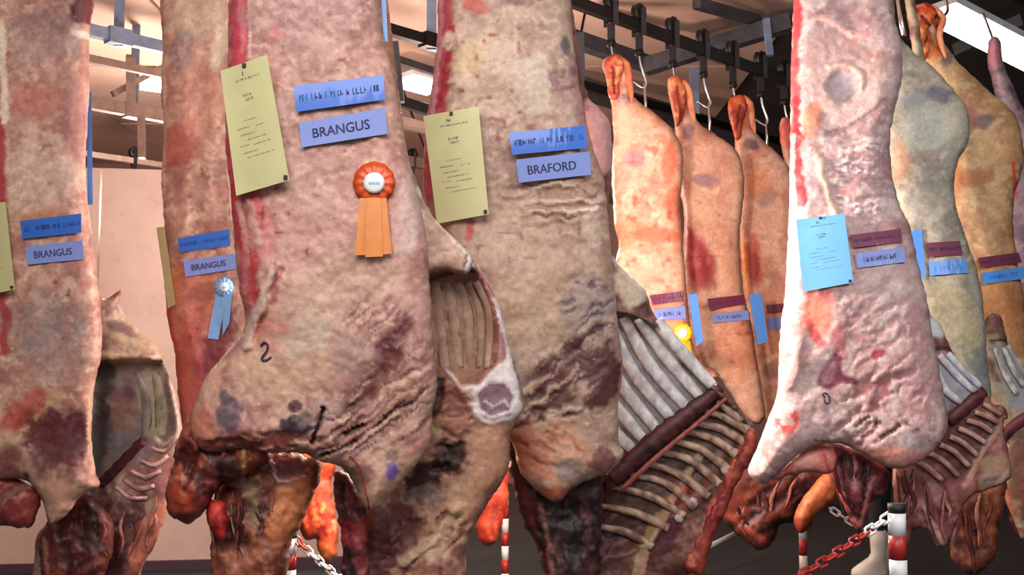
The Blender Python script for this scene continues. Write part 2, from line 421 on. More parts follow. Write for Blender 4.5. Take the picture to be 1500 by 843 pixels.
def rail(label, c, y0, y1, mat, wd=.05, ht=.07, z=RZ, hangers=()):
    t = thing('overhead_rail', label, 'rail', (y0 + c, y0, z))
    bar('rail_bar', (y0 + c, y0, z), (y1 + c, y1, z), wd, ht, mat, t)
    for px in hangers:
        p = on_rail(c, px, z); bar('hanger', p + Vector((0, 0.0, ht / 2 - .10)), (p.x, p.y, 4.7), .07, .02, M['railblue'], t)
        h = bar('clamp', p + Vector((.06, .06, 0)), p + Vector((-.06, -.06, 0)), wd + .04, ht + .03, mat, t)
    return t
rail('black meat rail carrying the row of dark trolleys above the three orange beef sides', -6.46, 3.2, 10.4, M['iron'], .05, .075, RZ, (500, 770))
rail('steel rail over the front row of beef sides, above the picture edge', -3.53, 2.2, 9.5, M['iron'], .05, .07, RZ, (250, 1200, 1330))
rail('blue grey rail with a pale strap, highest in the gap right of the left side', -10.37, 6.3, 12.8, M['railblue'], .06, .085, RZ, (174,))
rail('thin dusty rail just under the blue grey rail in the left gap', -11.3, 7.2, 12.5, M['railtan'], .05, .06, RZ)
rail('thick dusty rail with diagonal brace, lower in the left gap', -13.1, 8.6, 14.5, M['railtan'], .08, .11, RZ, (196,))
rail('thin tan rail lowest in the left gap, beside the black trolley', -16.1, 10.6, 15.3, M['railtan'], .05, .06, RZ)
rail('black rail highest in the gap between the two labelled front sides', -8.26, 5.9, 11.6, M['iron'], .06, .075, RZ, (632,))
# braces
br = thing('rail_brace', 'tan diagonal brace and upright between two rails in the left gap', 'brace', at(192, 100, 8.9))
bar('brace_bar', at(165, 138, 8.95), at(262, 86, 9.34), .05, .05, M['railtan'], br)
q_ = at(260, 87, 9.33); bar('upright', q_, (q_.x, q_.y, 4.72), .06, .05, M['railtan'], br)
bar('upright', at(191, 82, 8.8), at(192, 168, 9.1), .07, .07, M['railtan'], br)
bar('upright', at(207, 172, 9.5), at(208, 232, 9.5), .07, .05, M['railtan'], br)
br = thing('rail_brace', 'dark upright with cross bars between the orange rosette side and the next', 'brace', at(585, 130, 8.6))
bar('upright', at(578, 62, 8.6), at(587, 150, 8.6), .07, .06, M['rail'], br)
bar('brace_bar', at(528, 70, 8.4), at(645, 108, 9.0), .05, .06, M['rail'], br)
q_ = at(530, 71, 8.42); bar('upright', q_, (q_.x, q_.y, 4.72), .06, .05, M['rail'], br)
bar('brace_bar', at(584, 148, 8.8), at(640, 166, 9.2), .06, .085, M['iron'], br)
bar('brace_bar', at(590, 176, 9.8), at(640, 190, 10.2), .06, .06, M['railtan'], br)
# roof beams behind the orange sides
for lab, a, b, wd, ht in [
    ('dark steel beam sloping up to the right behind the trolleys', (945, 98, 9.6), (1160, 32, 9.0), .12, .14),
    ('dark steel beam sloping down behind the first orange side', (835, 55, 9.2), (960, 98, 9.7), .12, .13),
    ('blue black beam low behind the orange hind legs', (835, 124, 11.0), (1090, 202, 12.2), .14, .2),
    ('thin grey beam high over the trolley row', (1020, 5, 8.6), (1110, 30, 9.2), .08, .08),
    ('grey beam across the dark roof at the right', (1400, 75, 9.0), (1500, 30, 8.6), .1, .1)]:
    t = tag(bar('roof_beam', at(*a), at(*b), wd, ht, M['rail']), lab, 'beam')
t = tag(bar('roof_post', at(848, 50, 9.1), at(850, 128, 9.1), .11, .08, M['rail']), 'short grey upright under the roof beam, left of the orange sides', 'post')
t = tag(bar('roof_post', at(1016, 100, 10.6), at(1018, 172, 10.6), .09, .08, M['railblue']), 'blue grey upright behind the first two orange hind legs', 'post')
t = tag(bar('roof_post', at(1122, 28, 9.0), at(1128, 82, 9.0), .06, .05, M['railblue']), 'pale grey upright above the farthest trolleys', 'post')
# ceiling strip lamp, and glowing boxes added for bright spots
def glow_box(lab, a, b, wd):
    a = Vector(a); b = Vector(b); t = thing('lamp_or_bright_spot', lab, 'lamp', a)
    up = Vector((0, 0, .05))
    bar('glow_housing', a + up, b + up, wd + .06, .05, M['tin'], t); bar('glow_tube', a, b, wd, .045, M['tube'], t)
glow_box('long bright strip lamp on the dark roof at top right', at(1374, 18, 7.6), at(1530, 98, 8.2), .26)
glow_box('bright ceiling lamp in the gap left of the side with the blue ribbon', at(205, 120, 11.2), at(250, 126, 11.3), .5)  # added glow for a bright patch of wall, no lamp here
glow_box('bright ceiling lamp seen right of the orange rosette side', at(588, 118, 10.4), at(640, 132, 10.7), .34)
# ---------------------------------------------------------------- beef sides
FATC = ((190, 148, 132), (164, 114, 102), (210, 178, 154))
DUN = ((176, 146, 126), (150, 116, 102), (196, 170, 146))
RED, DRED, PURP, CREAM, YEL, GREY, BLK, PINK = (158, 52, 56), (88, 30, 34), (96, 62, 72), (222, 204, 184), (202, 172, 118), (128, 118, 122), (34, 20, 20), (196, 132, 126)
ORF = ((214, 166, 140), (198, 138, 114), (226, 188, 162))
def side(label, px, py, Y, group=None): return thing('beef_side', label, 'meat', at(px, py, Y), group)
def cut(*a, **k): return flesh(*a, **k)

# --- A: left edge of the picture, outer face
A = side('leftmost hanging beef side, blue cards right of a yellow sheet at the photo edge', 70, 770, 4.35)
_, bvA = cut('outer_flesh', [(138, -20), (131, 60), (131, 130), (127, 200), (125, 260), (133, 330), (142, 400), (149, 470), (148, 520), (138, 570), (134, 640), (140, 690), (146, 712), (118, 728), (100, 752), (74, 768), (62, 735), (40, 705), (0, 704), (-40, 700), (-60, 600), (-52, 400), (-42, 200), (-35, 0), (-12, -120), (30, -230), (45, -300), (75, -300), (95, -220), (122, -110)],
    4.35, .09, .08, 36, FATC, [
    B(60, 60, 70, 40, 0, GREY, .35), B(90, 20, 40, 40, 0, PURP, .35), B(125, 10, 18, 45, 8, DRED, .95, .9, .01), B(120, 55, 18, 6, 0, CREAM, .9),
    B(50, 150, 45, 30, 0, (176, 96, 84), .6), B(110, 190, 20, 90, 0, (158, 104, 100), .6), B(100, 130, 30, 40, 0, (168, 110, 100), .4), B(60, 260, 70, 60, 0, CREAM, .3),
    L([(4, 80), (2, 180), (2, 290)], 16, RED, .95, .004), L([(2, 40), (4, 110), (8, 180)], 12, CREAM, .9), L([(2, 430), (8, 470), (5, 510)], 18, RED, .9),
    L([(40, 320), (90, 312)], 20, (192, 128, 96), .5), K(100, 460, 40, 60, (110, 30, 40), 9, .82, .8), K(75, 440, 12, 60, (150, 50, 40), 9, .7, .8), K(60, 200, 60, 180, (120, 60, 60), 9, .88, .7),
    B(70, 480, 60, 60, 30, GREY, .35), S(75, 500, 60, 70, -50, GREY, .5, 50, 12, .58, -.004),
    B(38, 600, 45, 26, -45, (178, 66, 50), .75), L([(5, 650), (45, 620), (85, 575)], 13, YEL, .6), B(85, 640, 50, 52, -10, (88, 34, 42), .92), S(80, 640, 55, 70, -55, DRED, .7, 30, 8, .55, -.004),
    B(115, 625, 12, 44, 8, (74, 26, 38), .95), L([(135, 560), (131, 620), (138, 690)], 9, (214, 178, 150), .8), B(75, 720, 40, 28, 0, (196, 150, 126), .8), L([(74, 765), (72, 740)], 7, (220, 180, 160), .8),
    L([(38, 690), (40, 715)], 7, BLK, .9, -.006), B(5, 680, 30, 40, 0, DRED, .6)], seed=11, parent=A)
cut('foreshank', [(-60, 690), (0, 694), (40, 702), (58, 722), (54, 758), (40, 774), (0, 772), (-60, 778)], 4.40, .09, .07, 34, ((166, 80, 74), (116, 44, 46), (190, 120, 108)), [L([(0, 735), (30, 715), (48, 706)], 10, (216, 170, 160), .9), S(20, 735, 60, 40, -20, (84, 26, 30), .8, 40, 7, .52, -.008), B(30, 750, 30, 20, 0, (160, 70, 66), .6)], rough=4, amp=.012, seed=12, parent=A, label='pink red cut foreshank')

# --- A2: the other half, inside turned to us
A2 = side('dark hollow half side showing its ribcage, right behind the leftmost side', 150, 850, 4.68)
_, bvA2 = cut('hollow_flesh', [(112, 300), (128, 380), (146, 432), (160, 436), (179, 424), (176, 448), (200, 482), (232, 508), (240, 532), (256, 572), (264, 612), (268, 640), (262, 660), (252, 700), (240, 765), (226, 800), (206, 840), (200, 900), (60, 900), (52, 800), (66, 770), (90, 730), (100, 640), (90, 500), (60, 300), (40, 100), (50, -150), (80, -150)],
    4.68, .085, .08, 36, ((176, 150, 130), (140, 104, 98), (196, 172, 152)), [
    B(200, 490, 40, 30, 20, (186, 158, 128), .7), B(176, 480, 26, 9, 25, PURP, .8), B(163, 432, 16, 8, -10, (150, 80, 50), .9), L([(150, 520), (200, 526), (236, 520)], 10, (206, 178, 144), .8, .008),
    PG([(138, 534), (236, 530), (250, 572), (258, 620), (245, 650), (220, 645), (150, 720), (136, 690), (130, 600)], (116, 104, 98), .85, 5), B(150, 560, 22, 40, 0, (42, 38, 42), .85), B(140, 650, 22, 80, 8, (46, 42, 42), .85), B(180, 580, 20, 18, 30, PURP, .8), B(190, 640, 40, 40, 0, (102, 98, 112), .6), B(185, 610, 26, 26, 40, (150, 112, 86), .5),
    B(225, 590, 22, 60, -6, (158, 150, 124), .8), L([(252, 560), (262, 612), (262, 650)], 10, (210, 180, 168), .8), B(150, 800, 100, 80, -30, (84, 36, 40), .9), S(140, 790, 100, 70, -50, (52, 16, 22), .8, 40, 10, .5, -.006), B(215, 780, 18, 60, 25, (190, 110, 90), .7), B(240, 690, 30, 40, 0, (148, 78, 80), .7), K(160, 780, 70, 70, (176, 120, 110), 10, .8, .6)],
    seed=21, parent=A2, bowl=([(138, 534), (236, 528), (248, 572), (256, 625), (240, 645), (216, 645), (150, 722), (128, 700), (124, 600)], .10, 26, None))
bone('sternum', [(214, 648), (190, 672), (150, 712)], [12, 12, 11], A2, 4.6, bvA2, .0, ((90, 34, 38), (50, 20, 24)), 3, 'dark red sawn breastbone', jit=.3, csc=5)
for i, (a, m_, b) in enumerate([((222, 656), (240, 662), (258, 642)), ((206, 676), (228, 682), (246, 668)), ((192, 690), (214, 700), (236, 690)), ((180, 702), (204, 716), (226, 712)), ((170, 714), (192, 730), (216, 730))]):
    bone('rib', [a, m_, b], [2.5, 4, 3], A2, 4.6, bvA2, .003, ((206, 172, 166), (140, 92, 92)), 30 + i, flat=.9)
bone('rib', [(226, 545), (238, 590), (236, 640)], [6, 12, 8], A2, 4.7, bvA2, -.002, ((164, 156, 128), (128, 118, 104)), 40, flat=.4)
bone('rib', [(200, 545), (214, 590), (214, 640)], [5, 8, 6], A2, 4.7, bvA2, -.002, ((136, 126, 112), (100, 92, 88)), 41, flat=.35)
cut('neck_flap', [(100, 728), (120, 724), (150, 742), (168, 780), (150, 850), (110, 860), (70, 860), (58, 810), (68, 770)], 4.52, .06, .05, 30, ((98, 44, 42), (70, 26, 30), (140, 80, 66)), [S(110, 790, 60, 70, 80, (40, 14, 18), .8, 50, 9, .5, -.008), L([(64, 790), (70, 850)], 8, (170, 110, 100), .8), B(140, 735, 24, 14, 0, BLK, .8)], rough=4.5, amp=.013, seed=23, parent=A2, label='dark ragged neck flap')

# --- B: behind, between A and C
Bs = side('side behind the big front one, with a pale blue ribbon under its cards', 270, 640, 4.82)
_, bvB = cut('outer_flesh', [(234, -20), (238, 60), (236, 130), (240, 200), (236, 270), (240, 330), (240, 400), (246, 470), (256, 520), (262, 590), (275, 650), (320, 660), (380, 640), (420, 560), (430, 400), (430, 200), (424, 60), (420, -20), (390, -120), (340, -220), (325, -270), (300, -270), (280, -200), (245, -100)],
    4.82, .09, .09, 36, FATC, [
    B(290, 30, 50, 40, 0, (196, 186, 156), .5), B(265, 80, 20, 40, 0, GREY, .5), B(320, 80, 14, 30, 15, (204, 190, 160), .8), B(268, 210, 28, 40, 10, (180, 92, 80), .75), B(295, 150, 40, 60, 0, (196, 140, 116), .5), K(280, 260, 50, 60, (150, 70, 60), 9, .78, .7), B(262, 250, 16, 30, 0, (140, 80, 84), .5),
    B(280, 440, 50, 70, 0, (176, 96, 72), .8), B(290, 560, 60, 110, 0, (166, 72, 62), .85), L([(245, 450), (256, 520), (262, 600)], 11, (176, 50, 48), .9), B(320, 500, 20, 60, 30, (104, 30, 50), .8), K(300, 520, 50, 60, (90, 30, 40), 10, .8, .8), L([(236, 60), (240, 180), (238, 300)], 8, CREAM, .7)], seed=31, parent=Bs)

# --- C: big front side with the orange rosette
C = side('big front side of beef with orange rosette and the marked number on its flank', 470, 740, 3.0)
_, bvC = cut('outer_flesh', [(554, -20), (557, 40), (574, 100), (586, 160), (598, 230), (612, 290), (624, 340), (630, 420), (634, 490), (640, 560), (634, 600), (632, 640), (620, 668), (600, 692), (574, 722), (546, 748), (530, 738), (516, 704), (498, 684), (470, 676), (440, 664), (400, 664), (360, 656), (320, 662), (290, 655), (278, 620), (290, 580), (302, 552), (332, 516), (356, 484), (358, 460), (350, 420), (342, 350), (336, 280), (330, 200), (334, 80), (336, -20), (350, -200), (400, -420), (430, -560), (470, -560), (500, -420), (540, -180)],
    3.0, .095, .09, 46, ((192, 148, 136), (166, 118, 110), (210, 172, 150)), [
    L([(352, -20), (352, 60), (348, 130), (344, 210), (342, 280)], 34, (186, 66, 82), .95, -.006, .2), L([(356, -20), (358, 80)], 10, (216, 130, 136), .6), L([(368, -20), (368, 90)], 5, (222, 190, 180), .8),
    L([(344, 280), (352, 330), (364, 380), (368, 430)], 30, (176, 52, 60), .95, -.006, .3), L([(372, 280), (380, 300), (392, 330), (394, 356), (384, 376)], 24, (184, 66, 70), .9, -.004, .4), L([(352, 300), (362, 360), (360, 430)], 10, (220, 180, 176), .6), B(362, 410, 10, 60, -4, (176, 88, 90), .7),
    L([(412, 395), (404, 420), (404, 440), (390, 460), (372, 500)], 10, (160, 66, 70), .7, -.01), L([(400, 400), (386, 440), (368, 480), (364, 505)], 16, (206, 172, 160), .8, .012), B(440, 340, 80, 60, -30, (196, 148, 140), .6),
    B(405, 60, 16, 12, 20, (184, 70, 70), .9), K(470, 60, 100, 90, (120, 50, 48), 8, .85, .85), K(480, 300, 130, 150, (120, 50, 50), 9, .85, .85), B(450, 40, 90, 60, 0, (182, 146, 142), .5), B(560, 330, 70, 90, 0, (206, 158, 148), .5), B(500, 420, 110, 60, -30, (204, 172, 150), .5), B(600, 300, 20, 80, 8, (210, 190, 180), .5),
    B(455, 200, 60, 120, 0, (186, 150, 140), .4), K(360, 560, 60, 60, (120, 70, 60), 8, .86, .6), B(420, 530, 80, 60, -20, (200, 166, 136), .6), B(405, 490, 40, 26, 30, (200, 130, 116), .6), B(450, 490, 44, 30, -20, (192, 178, 160), .55),
    B(338, 598, 18, 34, -8, (92, 74, 86), .9, .7), B(312, 570, 14, 50, 15, (210, 160, 140), .5), B(302, 630, 22, 46, 0, (186, 108, 84), .75),
    PG([(590, 458), (602, 470), (588, 500), (586, 522), (566, 548), (542, 580), (520, 588), (532, 552), (545, 530), (540, 510), (556, 490)], (92, 36, 42), .97, 6, -.006), B(520, 520, 36, 44, -55, (160, 130, 124), .6), S(560, 490, 60, 80, -45, (118, 72, 76), .75, 70, 5, .58, -.004),
    S(560, 590, 110, 80, -38, (126, 78, 70), .7, 80, 7, .5, -.002), S(560, 600, 100, 70, -38, (74, 34, 38), .9, 60, 5, .60, -.006), S(480, 625, 70, 45, -28, (96, 56, 54), .8, 60, 6, .57, -.007), S(570, 570, 100, 80, -38, (212, 178, 154), .6, 70, 6, .6, .001), B(432, 590, 12, 9, -20, (70, 24, 34), .95), B(438, 616, 28, 18, -10, (58, 44, 52), .97), B(470, 595, 40, 20, -15, (150, 124, 118), .6),
    L([(474, 592), (468, 612), (458, 642)], 7, (30, 14, 16), 1, -.02), L([(505, 630), (520, 620), (530, 616)], 6, (50, 20, 24), .95, -.012), L([(545, 620), (575, 596), (600, 584)], 5, (60, 24, 28), .9, -.012), L([(468, 664), (490, 652), (520, 640)], 6, (48, 20, 22), .9, -.014),
    B(550, 690, 60, 44, -30, (188, 150, 126), .75), B(571, 683, 10, 16, 0, (112, 84, 168), .85, .3), B(572, 660, 14, 10, 0, (80, 66, 78), .6), B(520, 690, 30, 20, 0, (100, 60, 60), .6), L([(600, 655), (622, 640)], 14, (214, 140, 130), .6),
    S(370, 645, 110, 26, 0, (120, 44, 44), .85, 40, 9, .5, -.01), B(360, 640, 60, 16, -5, (150, 84, 76), .7), L([(372, 640), (366, 660)], 6, (150, 20, 30), .9)], seed=41, parent=C, step=3.4, amp=.006)
# the inked mark, brisket, string
def strip_mark(name, strokes, bv, wpx, mat, parent):
    vs = []; fs = []
    for st in strokes:
        P = smooth_poly(st, 2, False); q = []
        for p in P:
            h = hit(bv, *p)
            if h is not None: q.append(at(p[0], p[1], h.y - .004))
        if len(q) > 1:
            v, f = sweep(q, wpx * .5 * q[0].y / F, 5); n = len(vs); vs += v; fs += [[n + i for i in a] for a in f]
    return mesh(name, vs, fs, mat, parent)
strip_mark('inked_number', [[(382, 507), (387, 502), (392, 505), (391, 514), (384, 524), (384, 528), (390, 528), (397, 523)]], bvC, 3.2, M['inkp'], C)
strip_mark('string', [[(512, 668), (526, 685), (534, 715), (540, 746), (536, 790), (532, 846)]], bvC, 2.2, M['string'], C)
cut('brisket', [(290, 590), (276, 610), (258, 652), (248, 700), (242, 730), (252, 758), (276, 768), (300, 750), (318, 718), (346, 704), (372, 690), (400, 668), (380, 640), (330, 640), (312, 600)], 3.06, .09, .07, 34, ((160, 80, 60), (120, 48, 44), (190, 120, 92)), [
    S(300, 680, 60, 60, 60, (56, 18, 20), .85, 50, 10, .5, -.012), B(330, 690, 30, 24, 0, BLK, .7), B(266, 735, 26, 26, 0, (168, 70, 44), .8), B(275, 760, 22, 10, 0, (90, 26, 24), .8), L([(300, 650), (280, 690), (270, 720)], 8, (70, 24, 26), .8, -.012), L([(356, 660), (358, 700)], 8, (176, 140, 90), .8, .01)], rough=4.5, amp=.013, seed=43, parent=C, label='red brown ragged brisket')
cut('neck_meat', [(330, 690), (360, 672), (400, 664), (452, 668), (474, 680), (462, 720), (444, 760), (426, 800), (408, 860), (320, 870), (308, 800), (316, 740)], 3.14, .08, .07, 40, ((150, 88, 66), (104, 48, 42), (186, 124, 96)), [
    PG([(398, 676), (450, 676), (440, 700), (414, 706), (400, 696)], (120, 84, 92), .9, 4), L([(392, 672), (402, 692), (410, 708), (444, 700)], 5, (220, 190, 190), .9, .008), L([(410, 674), (440, 668)], 4, (226, 200, 196), .8), S(350, 770, 40, 90, 85, (48, 18, 18), .85, 50, 9, .48, -.014), B(345, 700, 24, 24, 0, (40, 24, 22), .85), B(372, 740, 14, 40, -10, (124, 112, 84), .6), B(425, 740, 26, 60, 20, (206, 128, 84), .8), S(430, 760, 30, 60, 20, (150, 80, 60), .6, 20, 6, .55), B(350, 705, 14, 10, 0, (176, 130, 120), .8), L([(318, 720), (345, 700)], 9, (180, 100, 90), .8, .01)], rough=4.5, amp=.013, seed=44, parent=C, label='brown red neck end')
cut('neck_flap', [(302, 742), (312, 732), (330, 738), (334, 770), (328, 792), (312, 785), (304, 765)], 3.05, .03, .03, 14, ((206, 56, 48), (150, 34, 36), (220, 90, 70)), [], rough=4.5, amp=.013, seed=45, parent=C, label='small bright red flap')
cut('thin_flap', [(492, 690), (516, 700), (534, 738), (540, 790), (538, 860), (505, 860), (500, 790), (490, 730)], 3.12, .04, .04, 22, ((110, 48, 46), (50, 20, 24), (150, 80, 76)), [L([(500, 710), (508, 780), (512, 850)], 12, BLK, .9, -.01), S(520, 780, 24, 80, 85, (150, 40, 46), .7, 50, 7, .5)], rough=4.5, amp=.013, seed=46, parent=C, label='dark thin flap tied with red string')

# --- C2: its other half, hollow
C2 = side('hollow half side with a white rimmed cut loin, right behind the rosette side', 600, 850, 3.22)
_, bvC2 = cut('hollow_flesh', [(612, 268), (622, 296), (642, 328), (662, 346), (682, 366), (702, 396), (720, 424), (736, 460), (744, 500), (756, 540), (766, 572), (766, 602), (748, 632), (746, 680), (736, 706), (716, 735), (696, 770), (684, 800), (674, 870), (600, 880), (520, 880), (520, 780), (540, 720), (590, 640), (580, 540), (570, 420), (560, 300), (540, 100), (520, -120), (450, -400), (480, -400), (545, -160), (580, 100), (596, 220)],
    3.24, .075, .08, 30, ((170, 124, 102), (134, 90, 78), (194, 152, 128)), [
    B(640, 345, 40, 60, 40, (196, 164, 144), .8), L([(614, 280), (640, 322), (684, 372), (690, 398)], 9, (226, 214, 212), .85, .008), L([(622, 290), (650, 330), (700, 388), (724, 428), (738, 470)], 7, (150, 66, 74), .7),
    PG([(628, 410), (688, 396), (712, 428), (724, 476), (722, 522), (700, 552), (675, 552), (656, 540), (630, 548)], (150, 116, 98), .9, 4), L([(626, 410), (650, 402), (690, 396)], 10, (60, 34, 32), .9, -.01), L([(700, 400), (722, 440), (733, 490), (728, 530), (706, 555)], 9, (170, 110, 116), .85),
    L([(726, 440), (742, 490), (748, 530), (758, 560)], 11, (230, 218, 216), .95, .006), PG([(652, 536), (672, 560), (700, 560), (728, 530), (744, 520), (764, 565), (766, 600), (742, 614), (716, 618), (694, 608), (676, 580)], (226, 212, 210), .97, 3, .006), PG([(694, 572), (712, 560), (736, 560), (752, 576), (744, 598), (720, 606), (702, 596)], (112, 78, 90), .95, 2.5, -.003), L([(708, 584), (720, 592), (736, 584), (742, 592)], 4, (200, 176, 180), .9), L([(752, 530), (760, 560), (762, 585)], 6, (120, 90, 100), .8), L([(704, 604), (722, 610), (744, 604)], 6, (110, 84, 92), .7),
    B(660, 590, 34, 40, 20, (170, 112, 88), .8), S(665, 600, 40, 50, 0, (110, 60, 50), .7, 40, 10, .52, -.008), L([(646, 555), (640, 590), (630, 612)], 14, (40, 26, 24), .9, -.01), B(632, 630, 16, 22, 20, (176, 148, 104), .8), B(655, 668, 26, 30, 25, (34, 22, 22), .95, .7, -.02), B(620, 700, 40, 26, -40, (40, 22, 22), .9, .7, -.02), B(636, 645, 20, 20, 0, (120, 72, 76), .7),  # near-black blobs paint the dark of the neck cavity
    B(715, 665, 30, 50, 10, (178, 130, 104), .7), B(660, 740, 20, 70, 30, (196, 156, 122), .7), B(580, 770, 44, 40, 0, (104, 66, 62), .8), B(560, 800, 26, 44, 0, (84, 40, 50), .85), S(620, 790, 90, 70, -50, (92, 40, 40), .75, 50, 10, .54, -.01), L([(640, 780), (645, 840)], 7, (110, 30, 36), .8), B(620, 720, 30, 20, 0, (150, 130, 120), .6), L([(590, 812), (640, 776), (670, 735)], 16, (206, 176, 140), .6, .012), B(640, 800, 20, 20, 0, (206, 176, 150), .5)],
    seed=51, parent=C2, step=3.4, bowl=([(628, 408), (690, 394), (714, 428), (728, 480), (724, 526), (700, 556), (670, 554), (654, 540), (628, 548), (600, 500), (604, 430)], .095, 26, None))
for i, (x0, xm, x1) in enumerate([(634, 642, 652), (650, 664, 672), (668, 684, 688), (686, 706, 704), (700, 720, 716)]):
    bone('rib', [(x0, 412), (xm, 460), (x1, 540)], [9, 10, 7], C2, 3.3, bvC2, -.0045, ((168, 142, 118), (150, 118, 100)), 60 + i, flat=.42, csc=22)
cut('flank_flap', [(606, 290), (620, 300), (645, 330), (672, 356), (692, 378), (688, 398), (676, 402), (650, 396), (628, 402), (610, 410), (596, 360)], 3.15, .03, .03, 18, ((190, 156, 136), (164, 126, 112), (212, 184, 166)), [L([(640, 322), (668, 352), (690, 380), (684, 398)], 9, (230, 220, 220), .9, .006), L([(684, 372), (680, 392)], 5, (80, 40, 50), .8)], seed=52, parent=C2, label='pale flank flap with white edge')
# hanging red bits farther back behind C (brightly lit)
HB = side('brightly lit low meat hanging far behind, beside the striped barrier post', 470, 820, 5.7)
cut('neck_meat', [(468, 600), (490, 680), (486, 710), (492, 760), (496, 800), (486, 822), (474, 826), (466, 806), (464, 790), (448, 790), (436, 770), (432, 740), (446, 700), (430, 600)], 5.7, .07, .05, 22, ((216, 110, 66), (170, 60, 40), (236, 160, 100)), [B(446, 750, 14, 30, 0, (176, 60, 44), .8), S(470, 760, 40, 60, 80, (140, 30, 26), .7, 30, 6, .5, -.008), B(478, 720, 14, 16, 0, (160, 80, 70), .6)], rough=4.5, amp=.013, seed=53, parent=HB)
HB2 = side('small red meat end hanging far behind, over the thin striped post', 720, 800, 6.4)
cut('neck_meat', [(712, 560), (744, 640), (746, 700), (744, 740), (736, 768), (726, 796), (708, 798), (698, 780), (700, 745), (706, 715), (690, 600)], 6.4, .07, .05, 18, ((186, 66, 42), (150, 44, 34), (210, 96, 60)), [S(720, 760, 30, 40, 80, (120, 30, 26), .7, 30, 6, .5)], rough=4.5, amp=.013, seed=54, parent=HB2)

# --- D
D = side('front side in the middle with yellow sheet and blue cards but no rosette', 830, 740, 3.5)
_, bvD = cut('outer_flesh', [(834, -20), (838, 50), (845, 100), (854, 150), (868, 215), (884, 262), (892, 330), (898, 400), (905, 470), (912, 540), (906, 590), (906, 645), (914, 664), (896, 690), (868, 702), (842, 714), (816, 736), (790, 722), (762, 692), (750, 650), (720, 600), (690, 520), (660, 420), (640, 340), (622, 290), (620, 240), (624, 180), (632, 130), (640, 60), (642, -20), (650, -150), (700, -330), (725, -440), (755, -440), (775, -330), (815, -150)],
    3.5, .095, .09, 44, ((178, 150, 132), (156, 124, 110), (196, 170, 150)), [
    L([(656, -20), (654, 40), (650, 100), (640, 160), (630, 220), (624, 290)], 32, (170, 70, 84), .95, -.005, .3), L([(648, -20), (646, 60), (637, 150), (628, 220)], 9, (206, 150, 158), .85), L([(664, 50), (656, 110), (646, 160)], 12, (160, 40, 54), .9), B(660, 66, 10, 14, 0, CREAM, .9), B(700, 18, 24, 14, 10, (178, 80, 72), .85), B(760, 0, 30, 20, -10, (116, 84, 84), .6), L([(788, 10), (804, 4)], 7, (90, 70, 70), .8),
    B(720, 110, 60, 70, 0, (206, 180, 158), .7), B(690, 90, 20, 30, 30, (204, 176, 120), .5), K(720, 130, 90, 120, (140, 66, 60), 10, .8, .8), B(780, 130, 30, 50, 0, (206, 190, 176), .6), B(850, 150, 16, 70, -10, (166, 120, 122), .7), S(845, 120, 20, 80, 80, (110, 70, 80), .7, 20, 7, .55, -.006), B(828, 74, 8, 16, 0, (92, 84, 88), .9), K(700, 260, 20, 120, (150, 40, 40), 9, .82, .9),
    S(810, 290, 90, 60, 0, (150, 116, 100), .8, 60, 8, .5, -.008), S(820, 290, 80, 50, -3, (206, 182, 160), .7, 50, 7, .56, .006), L([(832, 316), (850, 312), (870, 306)], 9, (222, 196, 180), .9, .008), L([(845, 325), (846, 345)], 5, (96, 76, 70), .8), B(740, 350, 90, 60, 0, (186, 154, 134), .5), K(780, 380, 110, 60, (130, 80, 70), 9, .86, .7), L([(884, 270), (892, 330), (902, 440), (910, 540)], 7, (190, 120, 120), .6), L([(690, 330), (686, 348)], 12, (180, 60, 60), .8),
    B(790, 440, 90, 60, -20, (190, 160, 132), .6), B(860, 445, 40, 50, -40, (138, 124, 124), .6), S(862, 450, 50, 60, -30, (92, 72, 80), .85, 36, 6, .55, -.006), PG([(880, 470), (884, 490), (866, 500), (856, 512), (840, 518), (838, 508), (852, 490), (866, 476)], (66, 36, 46), .95, 5, -.004), B(842, 506, 22, 16, -30, (72, 34, 42), .95), B(880, 545, 32, 52, 15, (78, 38, 42), .95), B(822, 540, 56, 30, -35, (96, 56, 56), .9), S(820, 560, 90, 60, -35, (84, 46, 50), .85, 60, 7, .54, -.004), S(830, 540, 90, 80, -40, (196, 164, 140), .5, 60, 6, .6, .001), S(790, 600, 70, 40, -20, (70, 40, 40), .8, 36, 9, .56, -.012),
    B(812, 655, 60, 50, 20, (190, 140, 108), .75), B(780, 660, 40, 40, 40, (178, 104, 84), .7), S(800, 650, 70, 50, 25, (150, 80, 62), .6, 40, 9, .54, -.006), B(835, 680, 26, 18, 0, (126, 116, 116), .7), B(815, 720, 40, 16, 0, (186, 92, 60), .7), B(880, 670, 24, 24, 0, (110, 56, 60), .8), L([(912, 540), (904, 590), (906, 640)], 8, (206, 150, 120), .6)], seed=61, parent=D, step=3.4, amp=.006)
cut('neck_flap', [(740, 630), (770, 640), (800, 690), (840, 690), (880, 680), (880, 780), (870, 870), (810, 880), (786, 800), (760, 750)], 3.57, .05, .05, 34, ((62, 34, 34), (36, 20, 22), (92, 50, 46)), [L([(790, 740), (800, 780), (812, 850)], 9, (160, 110, 100), .8), L([(760, 690), (780, 760), (806, 850)], 12, (100, 30, 36), .6), S(840, 780, 60, 80, 80, (16, 10, 12), .8, 40, 10, .5, -.01)], rough=4.5, amp=.013, seed=62, parent=D, label='near black hanging neck flap')

